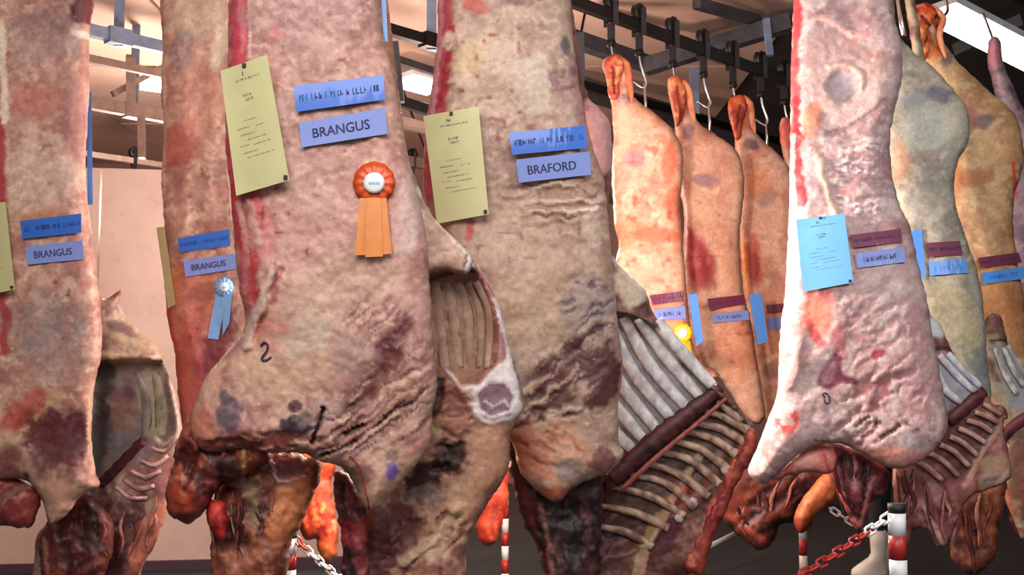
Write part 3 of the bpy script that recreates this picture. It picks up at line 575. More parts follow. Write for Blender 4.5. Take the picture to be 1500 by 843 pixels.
# --- D2: its hollow half with the ribs
D2 = side('open half side with pale upper ribs and a fan of brown lower ribs', 960, 850, 3.85)
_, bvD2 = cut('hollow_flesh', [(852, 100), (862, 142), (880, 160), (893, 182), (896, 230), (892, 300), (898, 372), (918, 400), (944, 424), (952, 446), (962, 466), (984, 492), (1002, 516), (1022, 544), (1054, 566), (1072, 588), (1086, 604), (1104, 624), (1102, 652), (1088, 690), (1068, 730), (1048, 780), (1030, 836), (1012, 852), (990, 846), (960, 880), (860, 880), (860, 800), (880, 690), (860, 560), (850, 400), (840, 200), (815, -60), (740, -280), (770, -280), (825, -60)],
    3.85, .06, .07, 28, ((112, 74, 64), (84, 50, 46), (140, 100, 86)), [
    B(880, 200, 26, 60, -10, (200, 150, 150), .8), B(925, 415, 34, 34, 40, (196, 186, 164), .85), L([(900, 380), (920, 402), (948, 428)], 10, (206, 200, 184), .8, .01), L([(900, 455), (930, 466), (958, 476), (985, 500)], 7, (58, 42, 40), .95, .008),
    PG([(898, 462), (954, 474), (990, 512), (1044, 568), (900, 672)], (128, 122, 128), .95, 5), B(985, 500, 22, 34, -40, (220, 216, 206), .85), B(910, 650, 20, 30, 0, (90, 60, 70), .8),
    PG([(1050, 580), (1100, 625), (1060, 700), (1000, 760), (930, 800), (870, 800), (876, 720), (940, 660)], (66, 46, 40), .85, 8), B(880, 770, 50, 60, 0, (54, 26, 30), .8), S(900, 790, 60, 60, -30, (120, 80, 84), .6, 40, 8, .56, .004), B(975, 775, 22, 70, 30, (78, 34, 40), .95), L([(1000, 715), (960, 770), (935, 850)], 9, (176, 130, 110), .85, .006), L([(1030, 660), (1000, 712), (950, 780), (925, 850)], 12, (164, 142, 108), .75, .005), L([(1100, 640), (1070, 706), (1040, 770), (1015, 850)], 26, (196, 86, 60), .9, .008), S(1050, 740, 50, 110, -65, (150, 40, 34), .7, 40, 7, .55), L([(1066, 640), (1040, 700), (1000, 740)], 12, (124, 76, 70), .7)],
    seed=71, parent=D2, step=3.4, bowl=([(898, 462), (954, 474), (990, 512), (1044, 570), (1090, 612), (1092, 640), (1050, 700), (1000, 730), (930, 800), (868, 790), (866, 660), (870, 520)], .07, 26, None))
for i, (a, m_, b) in enumerate([((962, 470), (990, 506), (1044, 566)), ((936, 466), (970, 516), (1026, 582)), ((914, 464), (950, 532), (1006, 598)), ((896, 480), (928, 546), (984, 614)), ((890, 530), (916, 572), (962, 630)), ((890, 580), (910, 606), (942, 644)), ((890, 618), (906, 640), (928, 660))]):
    bone('rib', [a, m_, b], [9, 10, 8], D2, 3.88, bvD2, .003, ((214, 212, 210), (176, 170, 174)), 80 + i, 'pale bare rib', flat=.5)
bone('backbone', [(1056, 568), (1010, 606), (960, 646), (896, 704)], [9, 13, 14, 13], D2, 3.825, None, 0, ((84, 36, 38), (44, 20, 24)), 90, 'dark red sawn backbone', jit=.3, csc=5)
bone('sinew', [(1064, 584), (1020, 622), (960, 672), (910, 718)], [3, 3.5, 4, 4], D2, 3.815, None, 0, ((150, 86, 78), (140, 60, 60)), 91)
for i, (a, m_, b) in enumerate([((1056, 592), (1070, 604), (1080, 620)), ((1038, 606), (1060, 614), (1092, 634)), ((1020, 622), (1052, 628), (1086, 650)), ((1004, 634), (1042, 644), (1074, 668)), ((986, 648), (1026, 660), (1062, 690)), ((966, 664), (1008, 676), (1048, 712)), ((948, 680), (992, 694), (1032, 726)), ((930, 698), (974, 708), (1012, 742)), ((906, 716), (956, 730), (996, 756)), ((888, 744), (932, 754), (974, 776)), ((884, 772), (920, 784), (950, 800))]):
    bone('rib', [(a[0] - 8 + rnd.uniform(-3, 3), a[1] - 2 + rnd.uniform(-2, 2)), (m_[0], m_[1] + rnd.uniform(-3, 1)), (b[0] + 6, b[1] + rnd.uniform(-2, 4))], [4, 6.2, 7], D2, 3.86, bvD2, .007, ((178, 150, 128), (112, 82, 72)), 100 + i, sides=7, flat=.7)
for i, (x, y) in enumerate([(1094, 628), (1076, 662), (1062, 690), (1016, 735), (994, 760)]):
    bone('rib_end', [(x - 5, y - 4), (x, y), (x + 5, y + 5)], [3, 6.5, 4], D2, 3.84, bvD2, .008, ((190, 176, 172), (150, 116, 116)), 120 + i)
cut('foreshank', [(1098, 628), (1108, 640), (1100, 670), (1080, 712), (1058, 760), (1040, 800), (1030, 838), (1010, 842), (998, 826), (1012, 800), (1034, 760), (1058, 712), (1078, 672)], 3.80, .025, .03, 10, ((160, 70, 54), (126, 44, 38), (190, 104, 76)), [S(1050, 740, 60, 110, -62, (120, 34, 34), .85, 40, 6, .48, -.008)], rough=4.5, amp=.012, seed=73, parent=D2, label='orange red edge strip of the shank')
# --- E: right front group
E = side('side with glaring white left edge and maroon and lilac cards, in the right front', 1260, 700, 4.9)
EB = ((192, 164, 160), (166, 128, 128), (212, 192, 186))
_, bvE = cut('outer_flesh', [(1292, -20), (1310, 24), (1320, 66), (1322, 110), (1312, 156), (1304, 200), (1306, 250), (1318, 300), (1332, 330), (1346, 390), (1358, 440), (1366, 490), (1376, 540), (1384, 586), (1388, 626), (1370, 656), (1342, 680), (1304, 686), (1262, 664), (1228, 650), (1202, 652), (1176, 662), (1150, 684), (1134, 702), (1118, 710), (1102, 702), (1096, 688), (1106, 664), (1122, 622), (1138, 576), (1142, 500), (1150, 420), (1156, 300), (1158, 150), (1160, 60), (1164, -20), (1175, -90), (1200, -170), (1225, -170), (1255, -110)],
    4.9, .12, .10, 36, EB, [
    L([(1168, -20), (1165, 60), (1164, 150)], 18, (200, 40, 50), .9), L([(1168, 150), (1170, 230), (1176, 300)], 18, (170, 14, 28), .97, 0, .5), L([(1164, 200), (1162, 260), (1168, 310)], 6, (230, 160, 150), .8), L([(1184, 200), (1190, 260), (1200, 320)], 12, (170, 150, 150), .6),
    B(1240, 110, 66, 70, 0, (206, 170, 158), .5), B(1230, 70, 40, 26, 20, (166, 128, 128), .5), B(1236, 128, 27, 27, 0, (150, 128, 134), .8, .3, -.012), B(1234, 131, 22, 22, 0, (176, 160, 164), .8, .3, -.012), L([(1216, 104), (1238, 100), (1258, 112), (1262, 136)], 9, (206, 170, 150), .7, .012), L([(1184, 40), (1210, 34), (1250, 56), (1280, 60)], 9, (226, 176, 168), .8, .006), S(1270, 60, 50, 40, 20, (190, 110, 110), .5, 20, 6, .6), B(1190, 180, 14, 30, 10, (206, 128, 90), .7), K(1196, 215, 20, 40, (190, 100, 70), 9, .7, .8), L([(1216, 200), (1260, 182), (1300, 150)], 10, (150, 110, 110), .7, -.012),
    S(1264, 265, 56, 75, -4, (164, 132, 136), .8, 60, 5.5, .52, -.009), S(1270, 260, 50, 75, -3, (226, 212, 210), .7, 60, 5.5, .55, .008), L([(1200, 230), (1212, 280), (1228, 320)], 10, (222, 186, 156), .7, .008), B(1240, 280, 12, 6, 0, (190, 130, 130), .6),
    B(1200, 440, 22, 50, -10, (222, 96, 84), .6), B(1196, 465, 26, 26, 0, (230, 140, 110), .6), L([(1188, 470), (1196, 490), (1206, 500)], 12, (206, 70, 70), .8), B(1310, 420, 60, 60, 0, (206, 186, 182), .5), S(1290, 480, 90, 70, -35, (164, 118, 122), .6, 40, 10, .54, -.005), B(1230, 500, 12, 30, 0, (190, 90, 100), .6), PG([(1222, 512), (1234, 520), (1232, 540), (1258, 552), (1258, 562), (1232, 558), (1214, 568), (1198, 560), (1200, 546), (1212, 530)], (104, 44, 62), .97, 3, -.004), B(1214, 540, 12, 20, 20, (160, 116, 126), .6), B(1284, 516, 12, 8, -20, (150, 50, 60), .9), L([(1152, 566), (1160, 550), (1172, 500)], 16, (190, 150, 146), .6, .01),
    S(1290, 590, 100, 60, -40, (140, 74, 80), .75, 34, 9, .54, -.01), B(1345, 550, 34, 60, 0, (180, 132, 134), .5), L([(1254, 620), (1262, 612), (1272, 606)], 6, (80, 30, 36), .9, -.01), L([(1290, 636), (1304, 626), (1316, 616)], 6, (60, 24, 30), .95, -.014), L([(1282, 615), (1290, 612)], 6, (60, 26, 30), .9), K(1300, 640, 80, 40, (90, 40, 46), 8, .82, .8), B(1310, 668, 60, 20, 5, (206, 130, 112), .7), B(1335, 640, 20, 16, 0, (150, 140, 150), .5), K(1154, 610, 22, 24, (210, 70, 60), 9, .6, .9), K(1200, 646, 24, 8, (120, 50, 44), 6, .7, .8), L([(1366, 590), (1378, 610), (1372, 640)], 9, (216, 184, 180), .7, .008)],
    seed=111, parent=E, step=3.4, amp=.007, cx=1260, k=0.0)
strip_mark('inked_number', [[(1209, 582), (1205, 578), (1209, 576), (1214, 580), (1216, 588), (1212, 592), (1208, 588), (1207, 580)]], bvE, 2.0, M['inkp'], E)
cut('shank_web', [(1128, 700), (1148, 684), (1176, 658), (1204, 648), (1220, 656), (1226, 676), (1216, 694), (1190, 692), (1160, 696), (1136, 704)], 4.96, .05, .04, 26, ((216, 130, 118), (200, 100, 94), (230, 170, 156)), [L([(1206, 668), (1216, 690)], 6, (180, 40, 44), .8), B(1176, 676, 20, 10, 0, (226, 170, 150), .7)], seed=112, parent=E, label='pink skin web beside the shank')
cut('neck_flap', [(1204, 656), (1226, 652), (1262, 664), (1300, 690), (1300, 720), (1278, 740), (1266, 768), (1256, 778), (1244, 762), (1232, 730), (1216, 690)], 5.02, .05, .05, 22, ((120, 50, 54), (70, 28, 34), (160, 84, 84)), [L([(1210, 662), (1224, 700), (1240, 740), (1254, 772)], 9, (214, 110, 104), .9, .006), L([(1234, 668), (1240, 720), (1252, 756)], 9, (40, 18, 24), .9, -.012), L([(1252, 672), (1252, 720)], 6, (180, 120, 120), .8), L([(1266, 680), (1266, 730), (1258, 766)], 7, (34, 16, 20), .9, -.012), L([(1278, 700), (1268, 740), (1258, 772)], 5, (190, 110, 110), .8)], rough=4.0, amp=.013, seed=113, parent=E, label='dark red pointed neck flap with pink edges')

# --- E2 hollow half behind E
E2 = side('half side behind the striped front post, open dark ribs above its ragged neck', 1390, 815, 5.2)
_, bvE2 = cut('hollow_flesh', [(1356, 440), (1364, 462), (1378, 476), (1390, 505), (1404, 532), (1424, 558), (1444, 572), (1452, 590), (1470, 596), (1476, 612), (1470, 622), (1482, 690), (1474, 706), (1452, 716), (1420, 730), (1404, 760), (1392, 790), (1384, 800), (1372, 800), (1360, 780), (1340, 776), (1330, 800), (1318, 790), (1310, 740), (1308, 690), (1320, 660), (1330, 560), (1330, 440), (1270, 300), (1240, 100), (1210, -120), (1230, -120), (1270, 60), (1290, 250), (1325, 390)],
    5.2, .05, .07, 22, ((150, 92, 88), (110, 62, 60), (182, 128, 120)), [
    B(1374, 478, 16, 26, -20, (222, 222, 226), .9), L([(1366, 512), (1376, 508), (1392, 514)], 8, (50, 36, 36), .9), PG([(1366, 520), (1394, 520), (1436, 568), (1388, 606), (1374, 590)], (150, 152, 162), .9, 4), B(1400, 640, 60, 50, -30, (70, 40, 38), .75), B(1456, 690, 26, 34, 30, (176, 140, 116), .8), L([(1440, 702), (1458, 698)], 5, (60, 90, 120), .7), L([(1474, 690), (1460, 706)], 8, (206, 176, 150), .7), L([(1472, 612), (1440, 660), (1412, 710)], 10, (190, 140, 124), .85, .006), S(1350, 740, 60, 70, 75, (84, 36, 36), .75, 30, 8, .52, -.01), B(1350, 700, 26, 40, 0, (136, 80, 64), .6), B(1366, 720, 20, 20, 0, (180, 130, 124), .6), L([(1398, 760), (1418, 740), (1424, 700)], 8, (190, 120, 112), .7, .006), L([(1356, 740), (1372, 780), (1384, 800)], 8, (204, 160, 150), .7, .006)], seed=121, parent=E2, step=3.4)
for i, (a, m_, b) in enumerate([((1376, 520), (1400, 548), (1428, 574)), ((1370, 536), (1384, 570), (1408, 590)), ((1388, 518), (1412, 544), (1436, 566))]):
    bone('rib', [a, m_, b], [5, 6, 5], E2, 5.2, bvE2, .012, ((212, 216, 224), (170, 172, 182)), 130 + i, 'pale bare rib' if i == 0 else None)
bone('backbone', [(1442, 574), (1420, 592), (1390, 618)], [8, 10, 10], E2, 5.14, bvE2, .016, ((100, 46, 50), (56, 24, 30)), 131, 'dark red sawn backbone', jit=.3, csc=5)
for i, (a, m_, b) in enumerate([((1440, 592), (1452, 598), (1466, 608)), ((1428, 604), (1446, 610), (1462, 620)), ((1416, 616), (1436, 622), (1454, 634)), ((1404, 628), (1424, 636), (1444, 650)), ((1392, 640), (1412, 650), (1432, 668)), ((1378, 652), (1398, 662), (1420, 684)), ((1360, 664), (1380, 674), (1404, 698)), ((1344, 676), (1362, 688), (1380, 704))]):
    bone('rib', [a, m_, b], [4, 4.5, 4], E2, 5.2, bvE2, .014, ((196, 156, 140), (150, 106, 98)), 140 + i, sides=7)
# --- F, F2, G, H
Fs = side('grey green fatted side next behind the glaring white edged one', 1380, 600, 5.5)
GF = ((176, 168, 152), (150, 140, 128), (196, 188, 170))
_, bvF = cut('outer_flesh', [(1312, 44), (1320, 56), (1340, 78), (1366, 98), (1390, 124), (1412, 152), (1422, 184), (1416, 214), (1404, 236), (1398, 270), (1402, 310), (1416, 350), (1432, 400), (1440, 440), (1444, 490), (1446, 530), (1452, 580), (1440, 600), (1400, 600), (1360, 560), (1340, 460), (1310, 300), (1290, 150), (1285, 60), (1290, 10), (1296, -60), (1304, -60), (1310, 10)],
    5.5, .11, .09, 36, GF, [L([(1314, 50), (1322, 56)], 14, (96, 84, 100), .8), B(1376, 140, 34, 12, 10, (104, 106, 122), .8), B(1340, 150, 20, 14, 0, (140, 150, 156), .7), B(1360, 190, 40, 34, 0, (186, 192, 178), .7), B(1400, 170, 20, 40, 20, (188, 180, 164), .6), B(1320, 240, 16, 40, 0, (190, 140, 104), .6), S(1370, 270, 60, 40, -5, (140, 140, 132), .6, 40, 7, .54, -.006), B(1390, 480, 60, 80, 0, (190, 176, 130), .5), K(1370, 330, 60, 120, (110, 110, 100), 8, .84, .7), L([(1420, 400), (1438, 470), (1444, 540)], 7, (176, 170, 176), .6), B(1436, 540, 16, 40, 0, (130, 134, 140), .6), S(1400, 540, 40, 60, 50, (120, 124, 120), .6, 30, 8, .56)], seed=131, parent=Fs)
F2 = side('hollow half with white banded ribs at the right edge of the photo', 1480, 780, 5.75)
_, bvF2 = cut('hollow_flesh', [(1438, 470), (1448, 462), (1462, 460), (1470, 476), (1476, 500), (1490, 530), (1508, 560), (1530, 600), (1530, 700), (1516, 760), (1500, 790), (1488, 770), (1476, 740), (1464, 700), (1468, 640), (1456, 600), (1440, 560), (1430, 500), (1372, 300), (1340, 100), (1318, -60), (1328, -60), (1366, 150), (1388, 300), (1415, 400)],
    5.75, .05, .06, 18, ((170, 150, 120), (120, 80, 70), (190, 176, 150)), [L([(1452, 500), (1462, 498), (1474, 500)], 6, (40, 34, 34), .9), PG([(1450, 506), (1476, 506), (1506, 560), (1500, 610), (1476, 590)], (140, 144, 152), .85, 3), L([(1470, 640), (1490, 618), (1510, 606)], 14, (96, 40, 44), .9), B(1500, 690, 30, 70, 0, (110, 60, 48), .85), S(1490, 720, 40, 60, 60, (150, 70, 46), .6, 30, 8, .54)], seed=132, parent=F2)
for i, (a, b) in enumerate([((1458, 510), (1490, 578)), ((1470, 510), (1500, 566)), ((1476, 506), (1510, 556))]):
    bone('rib', [a, ((a[0] + b[0]) / 2 - 2, (a[1] + b[1]) / 2 + 2), b], [3.5, 4.5, 4], F2, 5.7, bvF2, .01, ((206, 206, 200), (150, 146, 140)), 150 + i)
bone('backbone', [(1466, 645), (1488, 622), (1520, 604)], [8, 9, 9], F2, 5.7, bvF2, .014, ((104, 46, 50), (70, 28, 34)), 153, 'dark red sawn backbone')
cut('neck_meat', [(1400, 740), (1420, 722), (1452, 712), (1474, 706), (1470, 740), (1462, 780), (1458, 815), (1440, 836), (1418, 842), (1400, 826), (1392, 800)], 5.6, .05, .05, 22, ((120, 62, 44), (84, 40, 34), (156, 92, 64)), [S(1430, 780, 40, 60, 70, (56, 24, 22), .8, 30, 8, .5, -.01), B(1450, 750, 16, 40, 10, (160, 90, 54), .6)], rough=4.0, amp=.013, seed=133, parent=F2, label='brown hanging neck')
G = side('tan side with an orange skinned hock in front of the bright strip lamp', 1450, 700, 6.05)
_, bvG = cut('outer_flesh', [(1344, 8), (1358, 4), (1374, 14), (1386, 30), (1380, 56), (1390, 72), (1404, 92), (1430, 116), (1456, 140), (1480, 160), (1494, 186), (1500, 230), (1494, 262), (1486, 290), (1484, 330), (1490, 380), (1500, 440), (1508, 520), (1516, 600), (1500, 660), (1440, 640), (1410, 500), (1394, 330), (1384, 210), (1364, 130), (1346, 90), (1336, 60), (1344, 44), (1332, 22)],
    6.05, .10, .08, 32, ((196, 158, 110), (170, 126, 88), (206, 180, 136)), [
    PG([(1330, 0), (1390, 0), (1390, 60), (1378, 84), (1366, 90), (1340, 84), (1330, 40)], (214, 110, 60), .9, 5), S(1360, 44, 30, 46, 60, (150, 46, 26), .85, 24, 6, .52, -.008), L([(1358, 30), (1368, 50), (1374, 70)], 7, (230, 196, 150), .8), L([(1344, 20), (1352, 40), (1360, 60)], 6, (240, 150, 90), .8), B(1388, 90, 8, 16, 20, (120, 90, 110), .8), B(1440, 180, 20, 12, -10, (84, 74, 86), .85), B(1420, 170, 12, 20, 0, (170, 110, 90), .6), B(1425, 260, 34, 16, 0, (176, 110, 70), .8), L([(1402, 240), (1396, 300), (1410, 370)], 14, (196, 128, 78), .7), L([(1484, 240), (1488, 280)], 6, (206, 40, 50), .9), S(1450, 320, 50, 70, 50, (160, 120, 100), .5, 30, 8, .54), B(1460, 440, 40, 60, 0, (176, 120, 70), .8), B(1480, 480, 30, 60, 0, (150, 90, 60), .6), K(1440, 140, 60, 60, (150, 90, 70), 9, .84, .7)], seed=141, parent=G)
Hs = side('purple pink side cut by the right edge, its hock before the strip lamp', 1510, 700, 6.7)
_, bvH = cut('outer_flesh', [(1450, 58), (1458, 54), (1466, 60), (1468, 80), (1474, 104), (1486, 130), (1500, 160), (1540, 220), (1570, 320), (1570, 600), (1500, 660), (1480, 500), (1470, 300), (1464, 180), (1456, 130), (1448, 100), (1446, 76)],
    6.7, .09, .07, 26, ((156, 128, 136), (124, 96, 110), (176, 150, 150)), [B(1457, 80, 10, 22, 0, (196, 120, 130), .8), L([(1480, 130), (1494, 160)], 8, (100, 60, 90), .7), L([(1484, 250), (1490, 290)], 5, (190, 40, 50), .8)], seed=142, parent=Hs)

# --- I, J, K, L: the orange row on the back rail
I = side('first orange lit side on the dark trolley rail, nearest the blue carded middle side', 960, 600, 7.15)
_, bvI = cut('outer_flesh', [(882, 96), (888, 84), (900, 79), (912, 84), (922, 92), (924, 116), (926, 138), (940, 152), (966, 172), (988, 194), (1000, 220), (1000, 260), (996, 300), (1000, 350), (1004, 400), (1008, 450), (1014, 500), (1026, 530), (1046, 544), (1054, 552), (1030, 560), (1010, 600), (960, 590), (930, 520), (912, 460), (906, 420), (900, 390), (906, 360), (900, 330), (898, 290), (896, 256), (898, 200), (896, 160), (892, 140), (888, 116)],
    7.15, .10, .08, 30, ORF, [
    PG([(890, 90), (908, 86), (912, 130), (906, 146), (894, 132)], (176, 92, 72), .7, 4), B(914, 150, 10, 12, 0, (130, 92, 110), .8), L([(906, 92), (908, 120), (904, 140)], 5, (150, 50, 40), .7, -.008), B(930, 235, 16, 14, 0, (156, 120, 126), .8), B(915, 190, 14, 40, 0, (222, 180, 150), .6), B(980, 240, 12, 30, 0, (210, 92, 60), .7), B(920, 340, 30, 20, 0, (226, 130, 90), .7), B(960, 345, 40, 14, 0, (206, 96, 64), .7), B(920, 300, 14, 20, 0, (236, 180, 150), .6), K(950, 330, 50, 160, (170, 70, 54), 10, .78, .7), B(990, 300, 14, 40, 0, (206, 90, 64), .6), L([(900, 380), (904, 420), (912, 450)], 10, (196, 70, 56), .8), K(940, 270, 50, 60, (160, 90, 80), 9, .86, .6), B(975, 480, 40, 60, 0, (206, 132, 96), .6), S(1020, 545, 40, 20, 30, (120, 52, 40), .7, 24, 8, .5, -.01), L([(896, 300), (900, 380)], 6, (190, 60, 50), .7)], seed=151, parent=I)
J = side('second orange lit side on the dark trolley rail, with a dark red slash', 1060, 620, 7.7)
_, bvJ = cut('outer_flesh', [(978, 124), (984, 114), (996, 112), (1006, 124), (1012, 140), (1018, 170), (1030, 186), (1056, 202), (1078, 220), (1088, 246), (1090, 280), (1086, 320), (1084, 360), (1088, 420), (1100, 470), (1108, 520), (1116, 570), (1120, 612), (1106, 622), (1092, 610), (1078, 590), (1056, 556), (1020, 520), (1004, 440), (1000, 380), (1002, 320), (996, 280), (986, 240), (990, 210), (988, 180), (982, 150)],
    7.7, .10, .08, 28, ORF, [
    PG([(980, 118), (1004, 120), (1012, 160), (1000, 180), (988, 170)], (186, 80, 50), .75, 4), L([(992, 124), (1000, 150), (998, 170)], 5, (120, 40, 36), .7, -.008), B(1010, 195, 10, 14, 0, (136, 100, 116), .8), B(1030, 265, 22, 9, 10, (150, 112, 122), .8), B(990, 250, 8, 20, 0, (110, 60, 56), .8), B(1030, 300, 30, 30, 0, (226, 176, 140), .5), PG([(1002, 318), (1016, 340), (1030, 352), (1046, 380), (1044, 410), (1022, 430), (1006, 400), (1002, 360)], (158, 34, 42), .97, 6), B(1036, 400, 16, 24, 0, (150, 44, 44), .7), S(1024, 370, 26, 60, 80, (206, 110, 90), .6, 20, 6, .56), B(1070, 380, 16, 60, 0, (206, 150, 120), .6), K(1050, 320, 50, 60, (160, 90, 76), 9, .86, .6), B(1080, 500, 40, 60, 0, (196, 122, 84), .6), K(1080, 500, 30, 40, (160, 70, 44), 8, .8, .7)], seed=161, parent=J)
Kk = side('third orange lit side on the dark trolley rail, left of the glaring white edge', 1125, 620, 8.3)
_, bvK = cut('outer_flesh', [(1066, 150), (1074, 142), (1086, 140), (1096, 148), (1102, 160), (1104, 186), (1116, 204), (1140, 226), (1156, 246), (1166, 290), (1164, 360), (1170, 420), (1176, 520), (1170, 580), (1150, 620), (1120, 610), (1104, 540), (1096, 470), (1086, 400), (1082, 330), (1084, 280), (1078, 230), (1076, 200), (1068, 174)],
    8.17, .10, .08, 24, ORF, [
    PG([(1066, 144), (1100, 146), (1102, 190), (1076, 196)], (198, 86, 44), .85, 4), B(1088, 158, 9, 8, 0, (130, 50, 40), .8), B(1100, 214, 12, 9, 20, (100, 76, 92), .85), B(1120, 290, 20, 18, 0, (150, 116, 110), .6), B(1112, 270, 24, 22, 0, (216, 140, 92), .6), B(1100, 380, 18, 36, -5, (190, 76, 40), .85), B(1106, 390, 9, 26, 0, (150, 46, 44), .8), L([(1088, 350), (1092, 400), (1100, 440)], 8, (226, 140, 60), .8), B(1130, 480, 30, 60, 0, (206, 132, 88), .6), B(1132, 540, 14, 18, 0, (90, 50, 60), .6)], seed=171, parent=Kk)
Lr = side('red hock of a far side, just left of the glaring white edge', 1170, 600, 8.9)
_, bvL = cut('outer_flesh', [(1142, 180), (1150, 172), (1160, 178), (1166, 210), (1180, 250), (1200, 320), (1200, 520), (1180, 560), (1160, 500), (1158, 330), (1152, 250), (1144, 214)], 8.62, .09, .07, 20, ORF, [B(1152, 196, 16, 26, 0, (190, 60, 50), .8)], seed=181, parent=Lr)
# dark necks low behind the striped posts
N1 = side('dark shapeless necks hanging low behind the glaring shank', 1140, 800, 6.6)
cut('neck_meat', [(1064, 690), (1100, 680), (1160, 676), (1216, 690), (1222, 700), (1190, 720), (1168, 740), (1160, 764), (1146, 770), (1128, 800), (1112, 806), (1092, 792), (1066, 772), (1052, 750), (1056, 720)], 6.6, .08, .06, 26, ((92, 42, 34), (58, 26, 24), (128, 66, 48)), [S(1130, 740, 80, 50, -35, (34, 14, 16), .8, 40, 10, .5, -.014), B(1080, 750, 24, 20, 0, (120, 56, 40), .6), L([(1070, 754), (1100, 780), (1124, 796)], 8, (150, 70, 56), .6)], rough=4.0, amp=.013, seed=191, parent=N1)
N2 = side('plump orange shank end hanging beside the thin striped post', 1190, 770, 6.2)
cut('foreshank', [(1214, 690), (1228, 704), (1226, 728), (1212, 746), (1196, 756), (1188, 772), (1174, 782), (1164, 770), (1166, 748), (1178, 728), (1194, 708)], 6.2, .07, .05, 18, ((196, 108, 62), (150, 76, 44), (212, 132, 84)), [B(1176, 768, 16, 14, 0, (120, 44, 36), .85), K(1200, 730, 30, 24, (110, 60, 40), 7, .84, .8)], seed=192, parent=N2)
N3 = side('dark red meat at the right edge, below the white banded ribs', 1490, 760, 7.0)
cut('neck_meat', [(1470, 700), (1500, 680), (1540, 690), (1540, 780), (1500, 790), (1478, 760)], 7.0, .06, .05, 20, ((96, 44, 40), (60, 26, 26), (130, 70, 54)), [S(1490, 740, 40, 40, 60, (34, 14, 16), .8, 30, 9, .5, -.01)], rough=4.0, amp=.013, seed=193, parent=N3)

# hock ends: a blocky sawn bone with a slit, and the tendon strap beside it that the hook holds
def hock(par, bone_ol, slit, tendon, Y, seed, base=((206, 112, 70), (160, 60, 44), (228, 160, 110))):
    cut('hock_bone', bone_ol, Y - .05, .045, .04, 9, base, [L(slit, 5, (96, 24, 26), .95, -.02), S(slit[0][0], slit[0][1] + 20, 20, 40, 80, (150, 44, 38), .7, 20, 5, .54)], seed=seed, step=2.6, rough=2.2, amp=.012, parent=par, label='raw red hock end')
    bone('tendon', tendon, [4, 5, 5, 1.5], par, Y - .05, None, 0, ((222, 150, 104), (190, 104, 70)), seed, 'orange tendon strap held by the hook', flat=.7)
hock(I, [(884, 96), (888, 85), (900, 79), (911, 84), (914, 98), (908, 118), (907, 140), (900, 146), (891, 140), (888, 118)], [(899, 100), (900, 136)], [(908, 86), (919, 94), (922, 120), (926, 150)], 7.1, 201)
hock(J, [(979, 124), (981, 113), (990, 111), (1001, 121), (1006, 136), (1002, 156), (1000, 178), (991, 186), (987, 170), (984, 148)], [(992, 128), (997, 160), (996, 178)], [(1000, 118), (1009, 132), (1012, 152), (1018, 178)], 7.6, 203)
hock(Kk, [(1066, 152), (1070, 143), (1080, 139), (1092, 142), (1094, 158), (1088, 176), (1086, 200), (1078, 206), (1073, 190), (1069, 170)], [(1084, 156), (1080, 186)], [(1088, 142), (1099, 152), (1101, 172), (1106, 196)], 8.1, 205, ((196, 84, 44), (150, 44, 28), (220, 120, 66)))
hock(G, [(1332, 20), (1342, 8), (1358, 4), (1372, 14), (1366, 34), (1358, 46), (1362, 66), (1356, 88), (1344, 84), (1336, 60), (1346, 44)], [(1350, 24), (1362, 40), (1354, 66)], [(1364, 8), (1382, 26), (1376, 52), (1386, 86)], 6.0, 207, ((220, 112, 56), (170, 52, 30), (240, 160, 96)))
# hidden upper parts of the low hanging pieces, up to the rails
for par, Y, ol, sd in ((HB, 5.75, [(470, 620), (430, 500), (425, 200), (455, -60), (475, -110), (490, -110), (510, -60), (540, 200), (535, 500), (500, 620)], 301), (HB2, 6.45, [(700, 600), (680, 400), (685, 150), (710, 60), (722, 10), (732, 10), (745, 60), (760, 150), (765, 400), (745, 600)], 302),
    (N1, 6.7, [(1150, 690), (1175, 400), (1185, 200), (1210, -20), (1218, -60), (1228, -60), (1240, -20), (1270, 200), (1280, 400), (1250, 690)], 303), (N2, 6.25, [(1215, 700), (1205, 500), (1215, 200), (1232, -30), (1240, -90), (1250, -90), (1262, -30), (1285, 200), (1300, 500), (1250, 700)], 304)):
    cut('outer_flesh', ol, Y, .07, .06, 26, FATC, [], seed=sd, step=9, parent=par)
# ragged strips of meat hanging from the cut necks
def shreds(par, spots, Y, seed, cols, w=(1.5, 3.6)):
    r = random.Random(seed)
    for x, y, ln, lean in spots:
        for q in range(2):
            x0 = x + r.uniform(-8, 8); y0 = y + r.uniform(-12, 16); l2 = ln * r.uniform(.55, 1.05)
            P = [(x0, y0), (x0 + lean * .3 + r.uniform(-6, 6), y0 + l2 * .33), (x0 + lean * .6 + r.uniform(-7, 7), y0 + l2 * .66), (x0 + lean + r.uniform(-4, 4), y0 + l2)]
            ww = r.uniform(*w); bone('meat_shred', P, [ww * .3, ww, ww * 1.1, ww * .6, ww * .15], par, Y + r.uniform(-.006, .008), None, 0, r.choice(cols), seed + int(x), flat=.5, sides=6)
DK = [((92, 38, 38), (52, 20, 22)), ((130, 62, 52), (80, 34, 32)), ((70, 28, 30), (38, 14, 18)), ((160, 96, 76), (110, 56, 46)), ((176, 120, 100), (120, 66, 56))]
shreds(A2, [(104, 740, 90, -8), (122, 744, 110, 4), (140, 752, 96, 10), (82, 760, 90, -6)], 4.478, 5, DK)
shreds(A2, [(186, 760, 90, -14), (205, 752, 80, -20), (222, 740, 64, -14)], 4.605, 6, DK)
shreds(C, [(324, 706, 140, -4), (340, 716, 130, 6), (358, 726, 120, -2), (376, 740, 110, 4), (392, 730, 120, -10)], 3.07, 7, DK)
